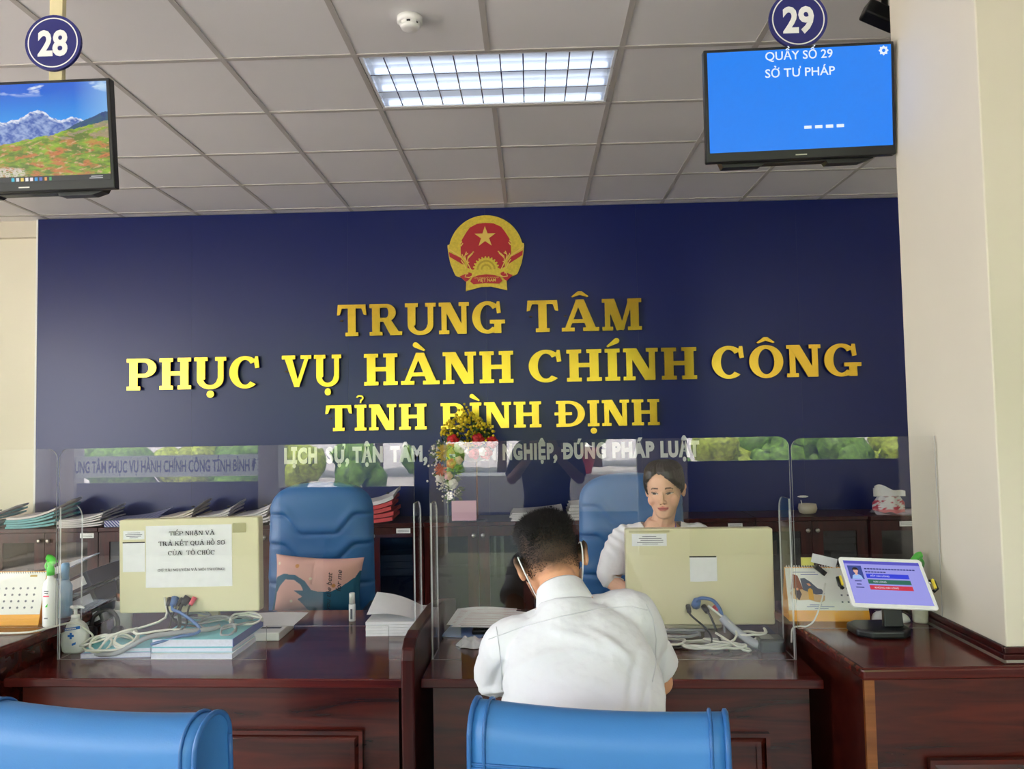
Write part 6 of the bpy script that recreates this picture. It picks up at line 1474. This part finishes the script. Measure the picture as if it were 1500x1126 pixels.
# glasses and mask loops
mb = MB()
for s in (-1, 1): mb.tube([HM @ Vector((s * .070, -.085, .006)), HM @ Vector((s * .0775, -.03, .008)), HM @ Vector((s * .0775, .012, .012)), HM @ Vector((s * .074, .034, -.004))], .0022, 6)
mb.tube([HM @ Vector((x_, -.098, .004)) for x_ in (-.070, -.02, .02, .070)], .002, 6)
mb.build('glasses', BLACK, man)
mb = MB(); mb.grid(lambda u, v: HM @ Vector((lambda x, y: (x, y))(*head_xy(PI + PI * (.08 + .84 * u), -.10 + .075 * v, .009)) + (0,)) if False else HM @ Vector((*head_xy(PI + PI * (.08 + .84 * u), -.10 + .075 * v, .010), -.10 + .075 * v)), 24, 8)
for s in (-1, 1):
    mb.tube(smoothpath([HM @ Vector((s * .058, -.05, -.04)), HM @ Vector((s * .076, .0, .012)), HM @ Vector((s * .083, .030, .016)), HM @ Vector((s * .080, .040, -.012)), HM @ Vector((s * .070, .018, -.052)), HM @ Vector((s * .056, -.03, -.088))], 5), .0022, 6)
mb.build('face_mask', mat('mask_white', rgb(238, 238, 240), .8), man)

# ---------------------------------------------------------------- the clerk
wom = thing('person', 'woman clerk in a white blouse with a purple lanyard, looking down at the desk', 'person', (.57, 3.52, 0))
HW_ = Matrix.Translation((.572, 3.365, 1.236)) @ Matrix.Rotation(math.radians(-2), 4, 'Y') @ Matrix.Rotation(math.radians(-17), 4, 'Z') @ Matrix.Rotation(math.radians(7), 4, 'X') @ Matrix.Scale(1.0, 4)
RW = [((.57, 3.55, .515), .165, .12, 0), ((.57, 3.54, .60), .155, .115, 0), ((.568, 3.50, .74), .135, .105, 0), ((.566, 3.47, .86), .15, .115, 0), ((.565, 3.44, .95), .16, .115, 0), ((.562, 3.435, 1.02), .145, .088, 0), ((.56, 3.43, 1.065), .085, .062, 0), ((.56, 3.425, 1.10), .052, .052, 0)]
wsL, wsR = (.405, 3.435, 1.015), (.72, 3.435, 1.015)
weL, weR, wwL, wwR = (.335, 3.40, .835), (.79, 3.40, .835), (.435, 3.205, .79), (.70, 3.205, .79)
mb = MB(); torso(mb, RW); mb.cap((.56, 3.425, 1.05), tuple(HW_ @ Vector((0, .025, -.07))), .050, .048)
add_head(mb, HW_, True)
for sh, el, wr in ((wsL, weL, wwL), (wsR, weR, wwR)): arm(mb, sh, el, wr, (.042, .038, .034, .024))
add_hand(mb, wwL, (.5, -.86, -.05), (0, 0, 1), -1, .3); add_hand(mb, wwR, (-.4, -.9, -.05), (0, 0, 1), 1, .3)
for s in (-1, 1):
    hx = .57 + s * .085; mb.cap((hx, 3.50, .585), (hx, 3.12, .57), .08, .06); mb.cap((hx, 3.11, .54), (hx, 3.09, .10), .055, .04); mb.cap((hx, 3.10, .06), (hx, 2.94, .045), .038, .03)
body_w = skin_mesh('body', mb, .0030, wom, HW_, (228, 180, 150), True, None, 2)
# hair drawn back from a side parting into a low knot
def hair_shell(u, v, xp=-.018):
    z = -.07 + .1835 * v if v < .985 else .1135; a = 2 * PI * u; x, y = head_xy(a, z)
    return a, x, y, z
def hair_keep(x, y, z, xp=-.018):
    dx_ = abs(x - xp); front = z - ((.080 - 9 * dx_ * dx_ - .12 * dx_) if x > xp else (.080 - 17 * dx_ * dx_ - .25 * dx_))               # forehead line, highest at the parting
    side = y - (-.058 + .50 * max(0, .05 - z))                                       # temple line
    low = z - (-.020 - .35 * max(0, y))                                              # above the ears and down the nape
    if y < -.03 and z > -.005: return max(front, side) if z < .05 else front
    return min(side, low)
mb = MB(); NU, NV = 120, 70; pts, kp = [], []
for j in range(NV + 1):
    z = -.070 + .183 * (j / NV) ** .9
    for i in range(NU):
        a = 2 * PI * i / NU; x, y = head_xy(a, z); k = hair_keep(x, y, z); kp.append(k)
        g = .001 + .013 * min(1, max(0, k) / .022) ** .6; g -= .006 * math.exp(-((x + .018) / .0035) ** 2) * (y < .03) * (z > .05)
        g += .0009 * math.sin(a * 34 + z * 60)
        x2, y2 = head_xy(a, z, g); pts.append(HW_ @ Vector((x2, y2, z + (g * .8 if z > .07 else 0))))
fs = []
for j in range(NV):
    for i in range(NU):
        q = (j * NU + i, j * NU + (i + 1) % NU, (j + 1) * NU + (i + 1) % NU, (j + 1) * NU + i)
        if min(kp[t_] for t_ in q) > -.002: fs.append(q)
top_ring = [NV * NU + i for i in range(NU)]; fs.append(tuple(top_ring))
mb.add(pts, fs, True)
for k in range(9): mb.ell(HW_ @ Vector((.018 * math.sin(k * 2.1), .112 + .006 * math.cos(k * 3), -.01 + .018 * math.cos(k * 2.1))), (.022, .02, .022), n=12, m=8)
mb.build('hair', mat('dark_brown_hair', rgb(38, 30, 27), .4, spec=.5, bump=(90, .3, .003)), wom)
BLOUSE = mat('white_blouse_cloth', rgb(236, 233, 236), .85, bump=(24, .25, .012))
mb = MB(); torso(mb, RW[:6] + [((.56, 3.428, 1.065), .10, .058, 0)], .012); 
for sh, el, sg in ((wsL, weL, -1), (wsR, weR, 1)):
    sh, el = Vector(sh), Vector(el); tube3(mb, [sh.lerp(Vector((.56, 3.43, 1.03)), .4), sh + Vector((sg * .004, 0, .006)), sh.lerp(el, .45) + Vector((sg * .016, 0, 0)), sh.lerp(el, .84) + Vector((sg * .010, 0, 0)), sh.lerp(el, .89)], [.045, .056, .066, .066, .05], 22)
    mb.cap(sh.lerp(Vector((.56, 3.43, 1.07)), .55), sh, .045, .052); mb.tube([sh.lerp(el, .86), sh.lerp(el, 1.0)], [.050, .050], 22)
def bfold(co, nr):
    x, z = co[:, 0], co[:, 2]; sl = np.abs(x - .565) > .15
    return co + nr * (.0018 * fbm(x * 14, z * 10, 4) + .0035 * sl * np.sin(x * 90 + 14 * np.sin(z * 12)) * np.clip((z - .86) * 6, 0, 1))[:, None]
bl = organic('blouse', mb, .0045, BLOUSE, wom, 4, bfold)
import bmesh
bm = bmesh.new(); bm.from_mesh(bl.data); og = Vector(ORG[bl.name])
dead = [v for v in bm.verts if (v.co + og).y < 3.45 and (v.co + og).z > .985 + 0.0 and abs((v.co + og).x - .562) < .030 + .055 * min(1, ((v.co + og).z - .985) / .10)] + [v for v in bm.verts if (v.co + og).z > 1.075 and abs((v.co + og).x - .56) < .066]
bmesh.ops.delete(bm, geom=list(set(dead)), context='VERTS'); bm.to_mesh(bl.data); bm.free()
PUR = mat('purple_ribbon', rgb(104, 72, 176), .6)
mb = MB()
for s in (-1, 1):
    P_ = [Vector((.56 + s * .05, 3.46, 1.095)), Vector((.562 + s * .056, 3.405, 1.082)), Vector((.562 + s * .047, 3.362, 1.045)), Vector((.562 + s * .034, 3.338, .99)), Vector((.562 + s * .012, 3.322, .90)), Vector((.562, 3.318, .86))]
    P_ = smoothpath(P_, 5)
    for a, b in zip(P_[:-1], P_[1:]):
        w_ = Vector((.006, 0, .002)); mb.add([a - w_, a + w_, b + w_, b - w_], [(0, 1, 2, 3)], True); f_ = Vector((0, .0012, 0)); mb.add([a - w_ + f_, b - w_ + f_, b + w_ + f_, a + w_ + f_], [(0, 1, 2, 3)], True)
mb.build('lanyard', PUR, wom)
MB().box(.535, .589, 3.312, 3.3145, .775, .86).build('name_badge', WHITE, wom)
mb = MB()
for s in (-1, 1):
    hx = .57 + s * .085; mb.cap((hx, 3.52, .585), (hx, 3.12, .57), .093, .072); mb.cap((hx, 3.11, .54), (hx, 3.09, .12), .068, .056)
torso(mb, RW[:2], .012); organic('trousers', mb, .008, TROU, wom, 4)
for s in (-1, 1):
    mb = MB(); x = .57 + s * .085; mb.cap((x, 3.11, .05), (x, 2.93, .042), .045, .038); mb.box(x - .042, x + .042, 2.90, 3.15, .001, .018); organic('shoe', mb, .006, BLACK, wom, 3)

# ---------------------------------------------------------------- the visitor taking the picture, seen only mirrored in the screens
pho = thing('person', 'standing visitor in dark clothes, mirrored as a silhouette in the screen', 'person', (-.12, -.42, 0))
HPm = Matrix.Translation((-.12, -.44, 1.56)) @ Matrix.Rotation(PI, 4, 'Z')
RP = [((-.12, -.42, .86), .165, .11, 0), ((-.12, -.42, 1.0), .15, .10, 0), ((-.12, -.42, 1.15), .165, .11, 0), ((-.12, -.43, 1.29), .185, .11, 0), ((-.12, -.43, 1.36), .15, .085, 0), ((-.12, -.43, 1.42), .06, .06, 0), ((-.12, -.43, 1.47), .055, .055, 0)]
mb = MB(); torso(mb, RP); mb.cap((-.12, -.43, 1.42), (-.12, -.435, 1.50), .055, .052); add_head(mb, HPm)
for s in (-1, 1):
    arm(mb, (-.12 + s * .175, -.43, 1.33), (-.12 + s * .24, -.30, 1.13), (-.12 + s * .10, -.13, 1.29)); add_hand(mb, (-.12 + s * .10, -.13, 1.29), (-s * .35, .35, .85), (0, -1, 0), s, .3)
    mb.cap((-.12 + s * .085, -.42, .86), (-.12 + s * .09, -.40, .48), .085, .06); mb.cap((-.12 + s * .09, -.40, .48), (-.12 + s * .09, -.43, .09), .058, .04); mb.cap((-.12 + s * .09, -.43, .05), (-.12 + s * .10, -.28, .04), .042, .035)
skin_mesh('body', mb, .006, pho, HPm, (200, 150, 120), False)
DARK = mat('dark_blue_shirt', rgb(40, 46, 70), .8)
mb = MB(); torso(mb, RP[:6], .014)
for s in (-1, 1): tube3(mb, [(-.12 + s * .10, -.43, 1.34), (-.12 + s * .175, -.43, 1.33), (-.12 + s * .235, -.31, 1.15)], [.066, .064, .058], 18)
organic('shirt', mb, .007, DARK, pho, 4)
mb = MB()
for s in (-1, 1): mb.cap((-.12 + s * .085, -.42, .86), (-.12 + s * .09, -.40, .48), .098, .073); mb.cap((-.12 + s * .09, -.40, .48), (-.12 + s * .09, -.43, .10), .07, .06)
torso(mb, RP[:2], .012); organic('trousers', mb, .009, TROU, pho, 4)
mb = MB(); mb.ell(HPm @ Vector((0, .012, .045)), (.086, .104, .080), HPm, 20, 14); mb.ell(HPm @ Vector((0, .035, -.0)), (.082, .075, .075), HPm, 20, 14); mb.build('hair', HAIRM, pho)
